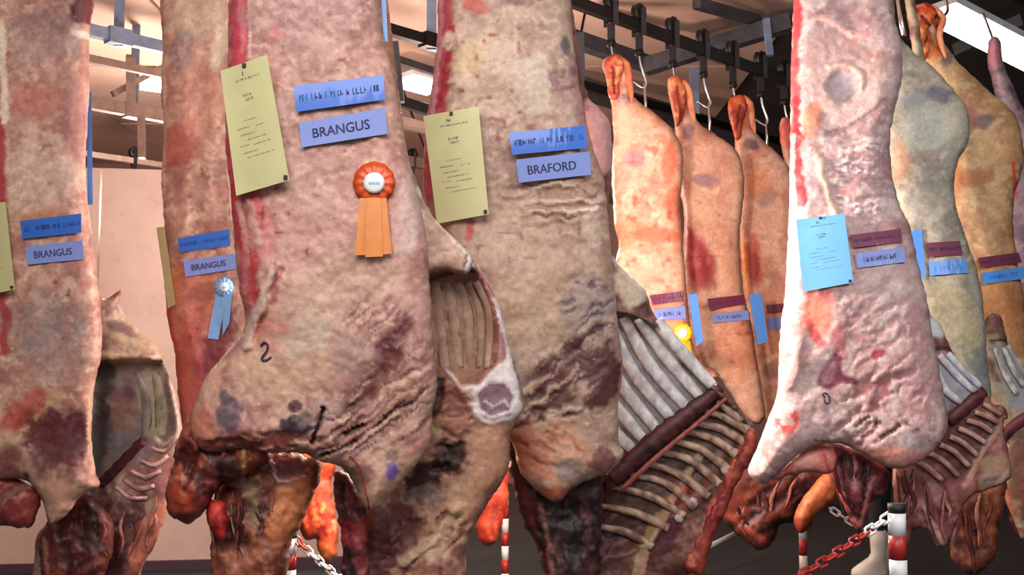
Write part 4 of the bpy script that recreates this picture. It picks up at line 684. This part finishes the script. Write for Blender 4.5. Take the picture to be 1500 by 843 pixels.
shreds(C2, [(548, 780, 80, 4), (610, 770, 90, 0), (645, 740, 110, -10), (660, 770, 80, 2)], 3.178, 9, [((170, 120, 96), (110, 66, 58)), ((120, 62, 58), (80, 36, 40)), ((196, 156, 126), (150, 104, 84))])
shreds(D, [(772, 710, 140, 30), (800, 740, 120, 10), (830, 730, 130, 4), (856, 720, 130, -4)], 3.585, 11, [((58, 26, 28), (30, 12, 14)), ((84, 36, 38), (44, 18, 22)), ((120, 66, 60), (70, 30, 32))])
shreds(N1, [(1084, 730, 60, 18), (1112, 730, 66, 8), (1140, 710, 60, -14), (1176, 700, 46, -20)], 6.53, 13, DK)
shreds(E2, [(1330, 700, 80, -6), (1350, 710, 80, 16), (1318, 690, 90, -4), (1378, 720, 70, 4)], 5.155, 15, [((150, 84, 74), (100, 50, 48)), ((196, 140, 128), (140, 86, 80)), ((96, 44, 44), (60, 26, 30))])
shreds(F2, [(1416, 740, 90, 10), (1440, 730, 90, -4)], 5.552, 17, DK)
shreds(E, [(1216, 664, 90, 24), (1234, 672, 94, 16), (1252, 680, 84, 4), (1270, 690, 60, -8)], 4.975, 19, [((150, 62, 64), (96, 34, 40)), ((70, 28, 34), (40, 14, 20)), ((206, 120, 116), (160, 80, 80))])
# ---------------------------------------------------------------- paper sheets, cards, rosettes
class Sheet:
    """a thin sheet lying on a body: picture corners tl, tr, br, bl; its distance is a smooth fit to the body behind it"""
    def __init__(s, corners, bv, off=.006, curl=0.0, fallback=None):
        s.c = [np.array(c, float) for c in corners]; s.curl = curl
        A = []; b = []
        for i in range(9):
            for j in range(7):
                u, v = i / 8, j / 6; h = hit(bv, *s.pix(u, v)) if bv else None
                if h is not None: A.append(s.basis(u, v)); b.append(h.y)
        if len(A) < 12: s.k = np.array([fallback, 0, 0, 0, 0]); s.off = off; return
        A = np.array(A); b = np.array(b); m = b.mean()
        Q = A.T @ A + np.diag([0, .02, .02, .3, .3]) * len(b) * .1
        s.k = np.linalg.solve(Q, A.T @ (b - m)); s.k[0] += m
        s.off = off + max(0, float(np.percentile(A @ s.k - b, 96)))
    def basis(s, u, v): return [1, u - .5, v - .5, (u - .5) ** 2, (v - .5) ** 2]
    def pix(s, u, v):
        a, b, c, d = s.c; return (a * (1 - u) + b * u) * (1 - v) + (d * (1 - u) + c * u) * v
    def p(s, u, v, lift=0.0):
        q = s.pix(u, v); return at(q[0], q[1], float(np.dot(s.basis(u, v), s.k)) - s.off - lift - s.curl * (max(0, .35 - u) ** 2 * 2 + max(0, v - .7) ** 2))
    def slab(s, name, mat, parent, n=10, m=6, th=.0012, lift=0.0, rect=(0, 0, 1, 1), label=None):
        vs = []; fs = []
        for l in (th + lift, lift):
            for j in range(m + 1):
                for i in range(n + 1): vs.append(s.p(rect[0] + (rect[2] - rect[0]) * i / n, rect[1] + (rect[3] - rect[1]) * j / m, l))
        w_ = n + 1; q = w_ * (m + 1)
        for j in range(m):
            for i in range(n):
                a = j * w_ + i; fs.append([a, a + w_, a + w_ + 1, a + 1]); fs.append([q + a, q + a + 1, q + a + w_ + 1, q + a + w_])
        rim0 = len(vs); vs += [Vector(v) for v in vs]; q2 = q + 0
        ring = [i for i in range(n + 1)] + [j * w_ + n for j in range(1, m + 1)] + [m * w_ + i for i in range(n - 1, -1, -1)] + [j * w_ for j in range(m - 1, 0, -1)]
        for i in range(len(ring)):
            a, b = ring[i], ring[(i + 1) % len(ring)]; fs.append([rim0 + a, rim0 + b, rim0 + q + b, rim0 + q + a])
        return mesh(name, vs, fs, mat, parent, True, label)
    def print_mesh(s, name, vs2, fs, mat, parent, lift=.0022):
        return mesh(name, [s.p(u, v, lift) for u, v in vs2], fs, mat, parent)

def text_mesh(txt):
    c = bpy.data.curves.new('t', 'FONT'); c.body = txt; c.resolution_u = 3; o = bpy.data.objects.new('t', c); COL.objects.link(o)
    dg = bpy.context.evaluated_depsgraph_get(); me = bpy.data.meshes.new_from_object(o.evaluated_get(dg))
    V = np.array([v.co[:2] for v in me.vertices]); Fc = [list(p.vertices) for p in me.polygons]
    bpy.data.objects.remove(o); bpy.data.curves.remove(c); bpy.data.meshes.remove(me)
    V = (V - V.min(0)) / (V.max(0) - V.min(0)); return V, Fc
def print_text(sh, txt, rect, mat, parent, name='lettering', bold=.005):
    V, Fc = text_mesh(txt); vs = []; fs = []
    for dx, dy in ((0, 0), (bold, 0), (0, bold * .5)):
        n = len(vs); vs += [(rect[0] + x * (rect[2] - rect[0]) + dx, rect[3] - y * (rect[3] - rect[1]) + dy) for x, y in V]; fs += [[n + i for i in f] for f in Fc]
    sh.print_mesh(name, vs, fs, mat, parent)
def scribble(sh, lines, mat, parent, name='printed_lines', seed=1):
    """unreadable small print: rows (u0, u1, v, height) of broken letter strokes"""
    r = random.Random(seed); vs = []; fs = []
    def q(u0, v0, u1, v1):
        n = len(vs); vs.extend([(u0, v0), (u1, v0), (u1, v1), (u0, v1)]); fs.append([n, n + 3, n + 2, n + 1])
    for u0, u1, v, h in lines:
        u = u0
        while u < u1:
            wl = h * r.uniform(.25, .5) * sh.asp
            if r.random() < .85:
                q(u, v, u + wl * .35, v + h); 
                if r.random() < .7: q(u, v + h * r.choice([0, .4, .8]), u + wl, v + h * r.choice([.25, .6, 1]))
            u += wl * 1.35
    sh.print_mesh(name, vs, fs, mat, parent)
def pins(sh, spots, parent, mat):
    for u, v in spots:
        p = sh.p(u, v, .004); vs, fs = box_vf(p.x - .005, p.x + .005, p.y - .004, p.y + .004, p.z - .005, p.z + .005); mesh('pin', vs, fs, mat, parent)
def card(name, label, corners, bv, mat, off=.006, group=None, curl=0.0, fb=None):
    sh = Sheet(corners, bv, off, curl, fb)
    wpx = np.linalg.norm(sh.c[1] - sh.c[0]); hpx = np.linalg.norm(sh.c[3] - sh.c[0]); sh.asp = hpx / wpx
    t = thing(name, label, 'card' if 'card' in name else 'sheet', sh.p(.5, 1), group)
    sh.slab('plastic_sleeve' if name == 'paper_sheet' else 'card_face', mat, t)
    return sh, t
def yellow(label, cs, bv, off=.012, curl=.02, mat='yellow', fb=None, sd=1, text=True):
    sh, t = card('paper_sheet', label, cs, bv, M[mat], off, None, curl, fb)
    if text:
        scribble(sh, [(.28, .78, .115, .016)], M['ink'], t, 'printed_heading', sd)
        scribble(sh, [(.38, .56, .24, .022), (.42, .58, .275, .022)], M['ink'], t, 'printed_number', sd + 1)
        scribble(sh, [(.3, .6, .44, .009), (.18, .42, .49, .012), (.55, .75, .50, .009), (.22, .5, .545, .012), (.3, .7, .59, .012), (.2, .36, .63, .009), (.45, .78, .64, .01), (.25, .5, .69, .01), (.3, .82, .73, .008)], M['ink'], t, 'printed_lines', sd + 2)
        scribble(sh, [(.40, .46, .065, .03)], M['ink'], t, 'printed_emblem', sd + 5)
        pins(sh, [(.94, .97), (.5, .02)], t, M['iron'])
    return t
yellow('yellow sheet in a clear sleeve on the rosette side', [(323, 104), (391, 80), (424, 264), (346, 287)], bvC, .02, .03, sd=3)
yellow('yellow sheet on the middle side, its lower left corner behind the hollow half', [(620, 170), (701, 156), (716, 314), (640, 328)], bvD, .015, .02, sd=7)
yellow('yellow sheet cut by the left edge of the photo', [(-62, 304), (8, 296), (22, 424), (-50, 440)], bvA, .02, .02, sd=9)
yellow('narrow yellow sheet seen edge on beside the side with the pale blue ribbon', [(229, 334), (241, 332), (257, 446), (246, 452)], bvB, .03, 0, fb=4.72, text=False)
yellow('pale blue sheet in a sleeve on the glaring white edged side', [(1166, 322), (1237, 313), (1250, 414), (1176, 428)], bvE, .012, .02, 'bluep', sd=13)
yellow('blue sheet seen edge on beside the grey green side', [(1330, 340), (1350, 336), (1356, 410), (1346, 402)], bvF, .012, 0, 'sky', text=False, fb=5.44)
yellow('blue sheet seen edge on beside the first orange side', [(1008, 432), (1021, 430), (1030, 500), (1020, 508)], None, .004, 0, 'sky', text=False, fb=7.12)
yellow('blue sheet turned sideways beside the second orange side', [(1097, 432), (1116, 430), (1125, 500), (1110, 506)], None, .004, 0, 'sky', text=False, fb=7.66)
yellow('blue sheet seen edge on along the right of the leftmost side', [(127, 140), (134, 134), (136, 300), (128, 300)], bvA, .03, 0, 'sky', text=False, fb=4.45)
yellow('blue sheet edge at the top between the rosette side and the middle side', [(557, -30), (564, -30), (568, 62), (562, 58)], bvC, .03, 0, 'sky', text=False, fb=3.06)

def pair(who, top, bot, bv, txt, tm, bm, sd, off=.006, rect=(.14, .32, .80, .70)):
    sh, t = card('title_card', who[0], top, bv, M[tm], off)
    scribble(sh, [(.05, .44, .36, .26), (.48, .58, .38, .22), (.61, .96, .36, .26)], M['inkd'] if tm == 'blue' else M['inkp'], t, 'printed_lines', sd)
    sh, t = card('breed_card', who[1], bot, bv, M[bm], off)
    if txt: print_text(sh, txt, rect, M['inkn'], t)
    else: scribble(sh, [(.16, .84, .34, .34)], M['inkn'] if bm == 'lilac' else M['blue'], t, 'printed_lines', sd + 4)
pair(('bright blue title card on the rosette side', 'lilac card lettered BRANGUS above the orange rosette'), [(430, 126), (562, 110), (564, 146), (434, 164)], [(438, 180), (564, 158), (568, 196), (442, 216)], bvC, 'BRANGUS', 'blue', 'lilac', 21, .008)
pair(('bright blue title card on the middle side beside a yellow sheet', 'lilac blue card lettered BRAFORD on the middle side'), [(746, 194), (858, 184), (860, 217), (750, 227)], [(756, 234), (864, 222), (866, 256), (760, 268)], bvD, 'BRAFORD', 'blue', 'lilac', 31, .008)
pair(('bright blue title card on the leftmost side', 'lilac card lettered BRANGUS on the leftmost side'), [(30, 324), (119, 313), (119, 341), (33, 350)], [(36, 362), (121, 352), (122, 380), (40, 388)], bvA, 'BRANGUS', 'blue', 'lilac', 41)
pair(('bright blue title card above the pale blue ribbon', 'lilac card lettered BRANGUS just above the pale blue ribbon'), [(260, 350), (336, 336), (337, 360), (263, 370)], [(268, 382), (344, 372), (346, 394), (272, 406)], bvB, 'BRANGUS', 'blue', 'lilac', 51)
pair(('maroon title card on the glaring white edged side', 'lilac card with blurred lettering right of the pale blue sheet'), [(1244, 345), (1320, 335), (1322, 355), (1250, 363)], [(1252, 372), (1324, 362), (1327, 384), (1256, 393)], bvE, None, 'maroon', 'lilac', 61)
pair(('maroon title card on the grey green side', 'sky blue card on the grey green side'), [(1356, 356), (1406, 353), (1411, 373), (1360, 377)], [(1360, 384), (1414, 379), (1419, 400), (1362, 404)], bvF, None, 'maroon', 'sky', 71)
pair(('maroon title card rightmost in the photo, on the tan side', 'sky blue card cut by the right edge, on the tan side'), [(1432, 378), (1492, 370), (1497, 385), (1437, 393)], [(1438, 400), (1500, 391), (1504, 408), (1440, 417)], bvG, None, 'maroon', 'sky', 81)
pair(('maroon title card on the first orange side, above a gold ribbon', 'lilac card directly above the gold ribbon'), [(951, 433), (1000, 427), (1001, 441), (956, 447)], [(958, 454), (1003, 448), (1005, 467), (960, 470)], bvI, None, 'maroon', 'lilac', 91)
pair(('maroon title card on the second orange side', 'lilac card on the second orange side'), [(1036, 438), (1090, 432), (1091, 446), (1040, 455)], [(1042, 461), (1096, 455), (1098, 469), (1045, 473)], bvJ, None, 'maroon', 'lilac', 95)
sh, t = card('title_card', 'sliver of a maroon card left of the glaring white edge, on the third orange side', [(1122, 447), (1158, 444), (1158, 457), (1124, 460)], bvK, M['maroon'])
sh, t = card('breed_card', 'sliver of a lilac card left of the glaring white edge, on the third orange side', [(1124, 467), (1158, 464), (1160, 482), (1126, 484)], bvK, M['lilac'])

def rosette(label, c, rpx, bv, tails, mo, mt, inner=None, fb=None, ruff=12):
    """pleated disc, white button, ribbon tails"""
    h = hit(bv, *c); Yc = h.y if h is not None else fb; sc = Yc / F; r = rpx * sc
    t = thing('rosette', label, 'rosette', at(c[0], c[1], Yc))
    def P(x, y, l): return at(c[0] + x / sc, c[1] + y / sc, Yc - l)
    vs = [P(0, 0, .022)]; n = ruff * 4; fs = []
    for ring, (f, l) in enumerate([(.45, .024), (.72, .02), (1.0, .017)]):
        for i in range(n):
            a = 2 * math.pi * i / n; pl = .0025 * math.cos(a * ruff) * (f); rr = r * f * (1 + (.022 * math.cos(a * ruff) if f == 1 else 0))
            vs.append(P(rr * math.cos(a), rr * math.sin(a), l + pl))
    for i in range(n):
        vs.append(P(r * .9 * math.cos(2 * math.pi * i / n), r * .9 * math.sin(2 * math.pi * i / n), .006))
    for i in range(n):
        j = (i + 1) % n; fs.append([0, 1 + j, 1 + i])
        for q in range(3): fs.append([1 + q * n + i, 1 + q * n + j, 1 + (q + 1) * n + j, 1 + (q + 1) * n + i])
    fs.append([1 + 3 * n + i for i in range(n)])
    mesh('pleated_ruff', vs, fs, mo, t, True)
    vs = []; fs = []; n = 24; rb = r * .5
    for f, l in ((0.0, .034), (.7, .033), (1.0, .030), (1.0, .02)):
        for i in range(n): vs.append(P(rb * f * math.cos(2 * math.pi * i / n), rb * f * math.sin(2 * math.pi * i / n), l))
    for q in range(3):
        for i in range(n): j = (i + 1) % n; fs.append([q * n + i, q * n + j, (q + 1) * n + j, (q + 1) * n + i])
    b = mesh('button', vs, fs, M['white'], t, True)
    vs = []; fs = []
    for k in range(5):
        x = (-.5 + k * .22) * rb; v = [P(x, -.1 * rb, .0355), P(x + .16 * rb, -.1 * rb, .0355), P(x + .16 * rb, .12 * rb, .0355), P(x, .12 * rb, .0355)]
        m = len(vs); vs += v; fs.append([m + 3, m + 2, m + 1, m])
    mesh('printed_lines', vs, fs, M['ltblue'], b)
    for k, q in enumerate(tails):
        s2 = Sheet(q, bv, .008 + .004 * k, 0, Yc); s2.slab('ribbon_tail', mt, t, 4, 10, .002)
    return t
rosette('orange pleated rosette with white button and apricot tails', (548, 268), 31, bvC, [[(527, 290), (546, 292), (550, 374), (520, 374)], [(548, 292), (566, 290), (574, 372), (546, 374)], [(538, 290), (558, 290), (561, 376), (535, 377)]], M['orange'], M['orange2'])
rosette('pale blue rosette ribbon on the side behind the big front one', (328, 421), 14, bvB, [[(316, 430), (332, 432), (320, 498), (304, 496)], [(326, 432), (340, 430), (336, 474), (326, 492)]], M['ltblue'], M['ltblue'])
rosette('gold rosette ribbon low on the first orange side', (1000, 488), 14, bvI, [[(992, 498), (1002, 498), (1006, 534), (996, 536)], [(1000, 498), (1010, 498), (1016, 530), (1006, 534)]], M['gold'], M['gold'])

# ---------------------------------------------------------------- trolleys and hooks
def wheel_mesh(name, c, r, th, mat, parent, ax):
    n = 18; vs = []; fs = []; up = Vector((0, 0, 1)); s = ax.cross(up).normalized()
    for o_, rr in ((-th, r * .55), (-th * .9, r), (-th * .3, r * .88), (th * .3, r * .88), (th * .9, r), (th, r * .55)):
        for i in range(n): a = 2 * math.pi * i / n; vs.append(c + ax * o_ + (s * math.cos(a) + up * math.sin(a)) * rr)
    for q in range(5):
        for i in range(n): j = (i + 1) % n; fs.append([q * n + i, q * n + j, (q + 1) * n + j, (q + 1) * n + i])
    fs.append(list(range(n))[::-1]); fs.append([5 * n + i for i in range(n)])
    return mesh(name, vs, fs, mat, parent, True)
def tube_part(name, pts, r, mat, parent, sides=8):
    P = smooth_poly([tuple(p) for p in pts], .012, False) if len(pts) > 2 else pts
    vs, fs = sweep(P, r, sides); return mesh(name, vs, fs, mat, parent, True)
AX = Vector((1, -1, 0)).normalized()
def trolley(label, P, long=False, group=None):
    t = thing('trolley_hook', label, 'hook', P, group); P = Vector(P); O = P + AX * 0.0
    w1 = wheel_mesh('wheel', O + Vector((0, 0, .095)), .062, .022, M['iron'], t, AX)
    for s in (1, -1): 
        q = O + AX * (.042 * s); bar('side_plate', q + Vector((0, 0, .12)), q + Vector((0, 0, -.07)), .035, .010, M['iron'], t)
    bar('strap', O + Vector((0, 0, -.055)), O + Vector((0, 0, -.17)), .05, .03, M['iron'], t)
    wheel_mesh('swivel', O + Vector((0, 0, -.19)), .028, .022, M['iron'], t, AX)
    z = -.20
    if not long:
        d = Vector((.04, 0, 0))
        tube_part('hook', [O + Vector((0, 0, z)), O + Vector((.008, 0, z - .06)), O + Vector((.03, .0, z - .16)), O + Vector((.034, .02, z - .21)), O + Vector((.02, .06, z - .23)), O + Vector((.01, .08, z - .20))], .008, M['steel'], t)
    else:
        tube_part('hook', [O + Vector((0, 0, z)), O + Vector((.01, 0, z - .07)), O + Vector((.045, 0, z - .19)), O + Vector((.03, 0, z - .235)), O + Vector((0, 0, z - .225)), O + Vector((-.05, 0, z - .19))], .009, M['steel'], t)
        tube_part('rod', [O + Vector((.035, 0, z - .2)), O + Vector((.045, 0, z - .48))], .009, M['steel'], t)
        
    return t
first = trolley('dark trolley with steel hook holding the first orange side', on_rail(-6.46, 895))
h2 = trolley('dark trolley with forked steel hook, between the first and second orange sides', on_rail(-6.46, 936), True)
def again(src, px, label):
    d = dup(src, on_rail(-6.46, px)); d['label'] = label; return d
g = 'trolleys on the dark rail'
for o in (first, h2): o['group'] = g
again(first, 985, 'dark trolley with steel hook holding the second orange side')
again(h2, 1030, 'dark trolley with long steel hook, between the second and third orange sides')
again(first, 1073, 'dark trolley with steel hook holding the third orange side')
again(h2, 1114, 'dark trolley with bare steel hook, right of the third orange side')
again(first, 1148, 'rightmost dark trolley on the rail, at the glaring white edge')
tr = dup(first, on_rail(-13.1, 604)); tr['label'] = 'black trolley seen in the gap right of the orange rosette side'; tr['group'] = 'trolleys on other rails'
tr = dup(h2, on_rail(-16.1, 196)); tr['label'] = 'black trolley with a long pale rod in the left gap'; tr['group'] = 'trolleys on other rails'
tag(mesh('hanging_rod', *sweep([at(198, 262, 11.95), at(203, 330, 11.9), at(206, 424, 11.85)], .012, 6), M['steel'], None, True), 'long pale hanging rod below the black trolley in the left gap', 'rod')
tag(mesh('hanging_rod', *sweep([at(1312, -30, 5.9), at(1319, 20, 5.85), at(1324, 52, 5.8)], .016, 8), M['steel'], None, True), 'bright steel rod above the grey green side', 'rod')
tag(mesh('hook', *sweep(smooth_poly([tuple(at(1378, -20, 6.3)), tuple(at(1388, 10, 6.25)), tuple(at(1384, 22, 6.2)), tuple(at(1372, 26, 6.15))], .02, False), .009, 8), M['steel'], None, True), 'steel hook holding the orange skinned hock', 'hook')
tag(mesh('hook', *sweep(smooth_poly([tuple(at(1440, 20, 6.9)), tuple(at(1448, 40, 6.85)), tuple(at(1456, 62, 6.75))], .02, False), .008, 8), M['steel'], None, True), 'steel hook over the purple pink side before the lamp', 'hook')

# ---------------------------------------------------------------- barrier posts and chains
def post(label, px, pytop, Y, r, bands_px, cap=True, bot=0.0):
    c = at(px, pytop, Y); t = thing('barrier_post', label, 'post', (c.x, c.y, 0))
    zs = [at(px, y, Y).z for y in bands_px]
    def cyl(name, z1, z0, rr, mat):
        n = 20; vs = [(c.x + rr * math.cos(2 * math.pi * i / n), c.y + rr * math.sin(2 * math.pi * i / n), z) for z in (z0, z1) for i in range(n)]
        fs = [[i, (i + 1) % n, n + (i + 1) % n, n + i] for i in range(n)] + [list(range(n))[::-1], [n + i for i in range(n)]]
        o = mesh(name, vs, fs, mat, t); 
        for p in o.data.polygons: p.use_smooth = len(p.vertices) == 4
        return o
    if cap: cyl('cap', c.z, zs[0], r * .98, M['black']); 
    h = zs[0]; k = 0; step = zs[1] - zs[2]; z = zs[0]; nxt = zs[1]
    while z > .05:
        z1 = max(nxt, .03); cyl('band', z, z1, r, M['white'] if k % 2 == 0 else M['red']); z = z1; nxt = z - step; k += 1
    cyl('foot', .03, 0.001, r * 3.6, M['black'])
    return t
post('red and white striped post at the front right, black capped', 1313, 738, 3.4, .0265, (752, 785, 820))
post('red and white striped post below the big rosette side', 426, 780, 4.75, .0255, (789, 812, 835))
post('thin striped post far behind the glaring shank', 1174, 700, 7.4, .027, (718, 742, 766))
post('thin striped post far behind, below the middle side', 740, 700, 7.4, .024, (722, 740, 760))
def chain(label, p0, p1, ln, r, mats, sag=.05):
    p0 = Vector(p0); p1 = Vector(p1); t = thing('barrier_chain', label, 'chain', p0); n = max(3, int((p1 - p0).length / (ln * .74))); me = {}
    for i in range(n):
        f = (i + .5) / n; p = p0.lerp(p1, f) - Vector((0, 0, sag * 4 * f * (1 - f)))
        d = ((p1 - p0) - Vector((0, 0, sag * 4 * (1 - 2 * f)))).normalized(); s = d.cross(Vector((0, 1, 0))).normalized(); u = d.cross(s)
        if i % 2: s, u = u, s
        C_ = [p + d * (ln / 2 - ln * .25) * (1 if math.cos(a) > 0 else -1) + d * ln * .25 * math.cos(a) + s * ln * .26 * math.sin(a) for a in [2 * math.pi * k / 12 + .01 for k in range(12)]]
        vs = []; fs = []
        for k in range(12):
            tg = (C_[(k + 1) % 12] - C_[k - 1]).normalized(); b = tg.cross(u)
            for j in range(4): vs.append(C_[k] + (b * math.cos(j * math.pi / 2) + u * math.sin(j * math.pi / 2)) * r)
        for k in range(12):
            for j in range(4): fs.append([k * 4 + j, ((k + 1) % 12) * 4 + j, ((k + 1) % 12) * 4 + (j + 1) % 4, k * 4 + (j + 1) % 4])
        mesh('link', vs, fs, mats(f, i), t, True)
    return t
W_, R_ = M['white'], M['red']
chain('plastic chain, white then red, hanging left from the front striped post', at(1303, 756, 3.4), at(1120, 872, 3.1), .05, .0045, lambda f, i: W_ if f < .17 else R_, .012)
chain('white plastic chain running right from the post below the rosette side', at(433, 790, 4.75), at(540, 880, 4.4), .055, .005, lambda f, i: R_ if f < .16 else W_, .01)
chain('short far white chain behind the dark red neck flap', at(1176, 716, 7.4), at(1262, 774, 7.2), .07, .007, lambda f, i: W_, .01)
tag(mesh('handrail', *sweep([at(952, 846, 8.0), at(1034, 804, 8.6), at(1086, 778, 9.2)], .022, 8), M['white'], None, True), 'short white slanting rail low behind the ribs', 'rail')

# ---------------------------------------------------------------- person behind the right front side: only a white boot shows
def skin_body(name, joints, edges, mat, parent):
    me = bpy.data.meshes.new(name); me.from_pydata([j[0] for j in joints], edges, []); me.materials.append(mat); o = bpy.data.objects.new(name, me); COL.objects.link(o)
    m = o.modifiers.new('s', 'SKIN'); m.use_smooth_shade = True; s2 = o.modifiers.new('d', 'SUBSURF'); s2.levels = 2; s2.render_levels = 2
    for i, j in enumerate(joints): me.skin_vertices[0].data[i].radius = (j[1], j[1])
    me.skin_vertices[0].data[0].use_root = True
    dg = bpy.context.evaluated_depsgraph_get(); m2 = bpy.data.meshes.new_from_object(o.evaluated_get(dg)); bpy.data.objects.remove(o); bpy.data.meshes.remove(me)
    return link(name, m2, parent)
bp_ = at(1272, 836, 8.4); bx, by = bp_.x + .06, 8.4
pr = thing('person', 'person in white rubber boots, hidden behind hanging meat but for one boot', 'person', (bx, by, 0))
def pj(x, y, z): return Vector((bx + x, by + y, z))
skin_body('body', [(pj(0, .05, .92), .15), (pj(0, .05, 1.15), .14), (pj(0, .05, 1.38), .15), (pj(0, .04, 1.50), .06), (pj(-.02, .02, 1.62), .095), (pj(-.03, .0, 1.72), .075),
    (pj(-.18, .05, 1.38), .06), (pj(-.22, .05, 1.12), .045), (pj(-.26, -.08, .92), .035), (pj(.18, .05, 1.38), .06), (pj(.23, .06, 1.12), .045), (pj(.24, -.02, .88), .035),
    (pj(-.02, -.02, .80), .09), (pj(0, -.02, .48), .06), (pj(.02, 0, .2), .045), (pj(.1, .14, .80), .09), (pj(.13, .2, .48), .06), (pj(.15, .24, .2), .045)],
    [(0, 1), (1, 2), (2, 3), (3, 4), (4, 5), (2, 6), (6, 7), (7, 8), (2, 9), (9, 10), (10, 11), (0, 12), (12, 13), (13, 14), (0, 15), (15, 16), (16, 17)], M['trouser'], pr)
bd = [c for c in pr.children if c.name.startswith('body')][0]; bd.data.materials.append(M['skin']); bd.data.materials.append(M['hair']); bd.data.materials.append(M['coat'])
for p in bd.data.polygons:
    z = p.center.z; x = abs(p.center.x)
    p.material_index = 2 if z > 1.70 else 1 if z > 1.53 or (x > .2 and z < .95) else 3 if z > .95 else 0
for dx, dy in ((0, 0), (.13, .24)):
    vs = []; fs = []; n = 16                       # boot: shaft, ankle, foot pointing left
    rings = [(.02, .0, .34, .062, .062), (.02, 0, .25, .06, .06), (.02, 0, .17, .055, .052), (.005, 0, .12, .07, .052), (-.03, 0, .085, .105, .052), (-.05, 0, .05, .135, .054), (-.052, 0, .02, .14, .056), (-.052, 0, .002, .138, .055)]
    for ox, oy, z, rx, ry in rings:
        for i in range(n): a = 2 * math.pi * i / n; vs.append((bx + dx + ox + rx * math.cos(a), by + dy + oy + ry * math.sin(a), z))
    for q in range(len(rings) - 1):
        for i in range(n): fs.append([q * n + (i + 1) % n, q * n + i, (q + 1) * n + i, (q + 1) * n + (i + 1) % n])
    fs.append(list(range(n))); fs.append([(len(rings) - 1) * n + i for i in range(n)][::-1])
    mesh('boot', vs, fs, M['boot'], pr, True)
for o in scene.objects:
    if o.type == 'MESH' and o.parent is None and 'kind' not in o and 'label' not in o: print('UNTAGGED', o.name)
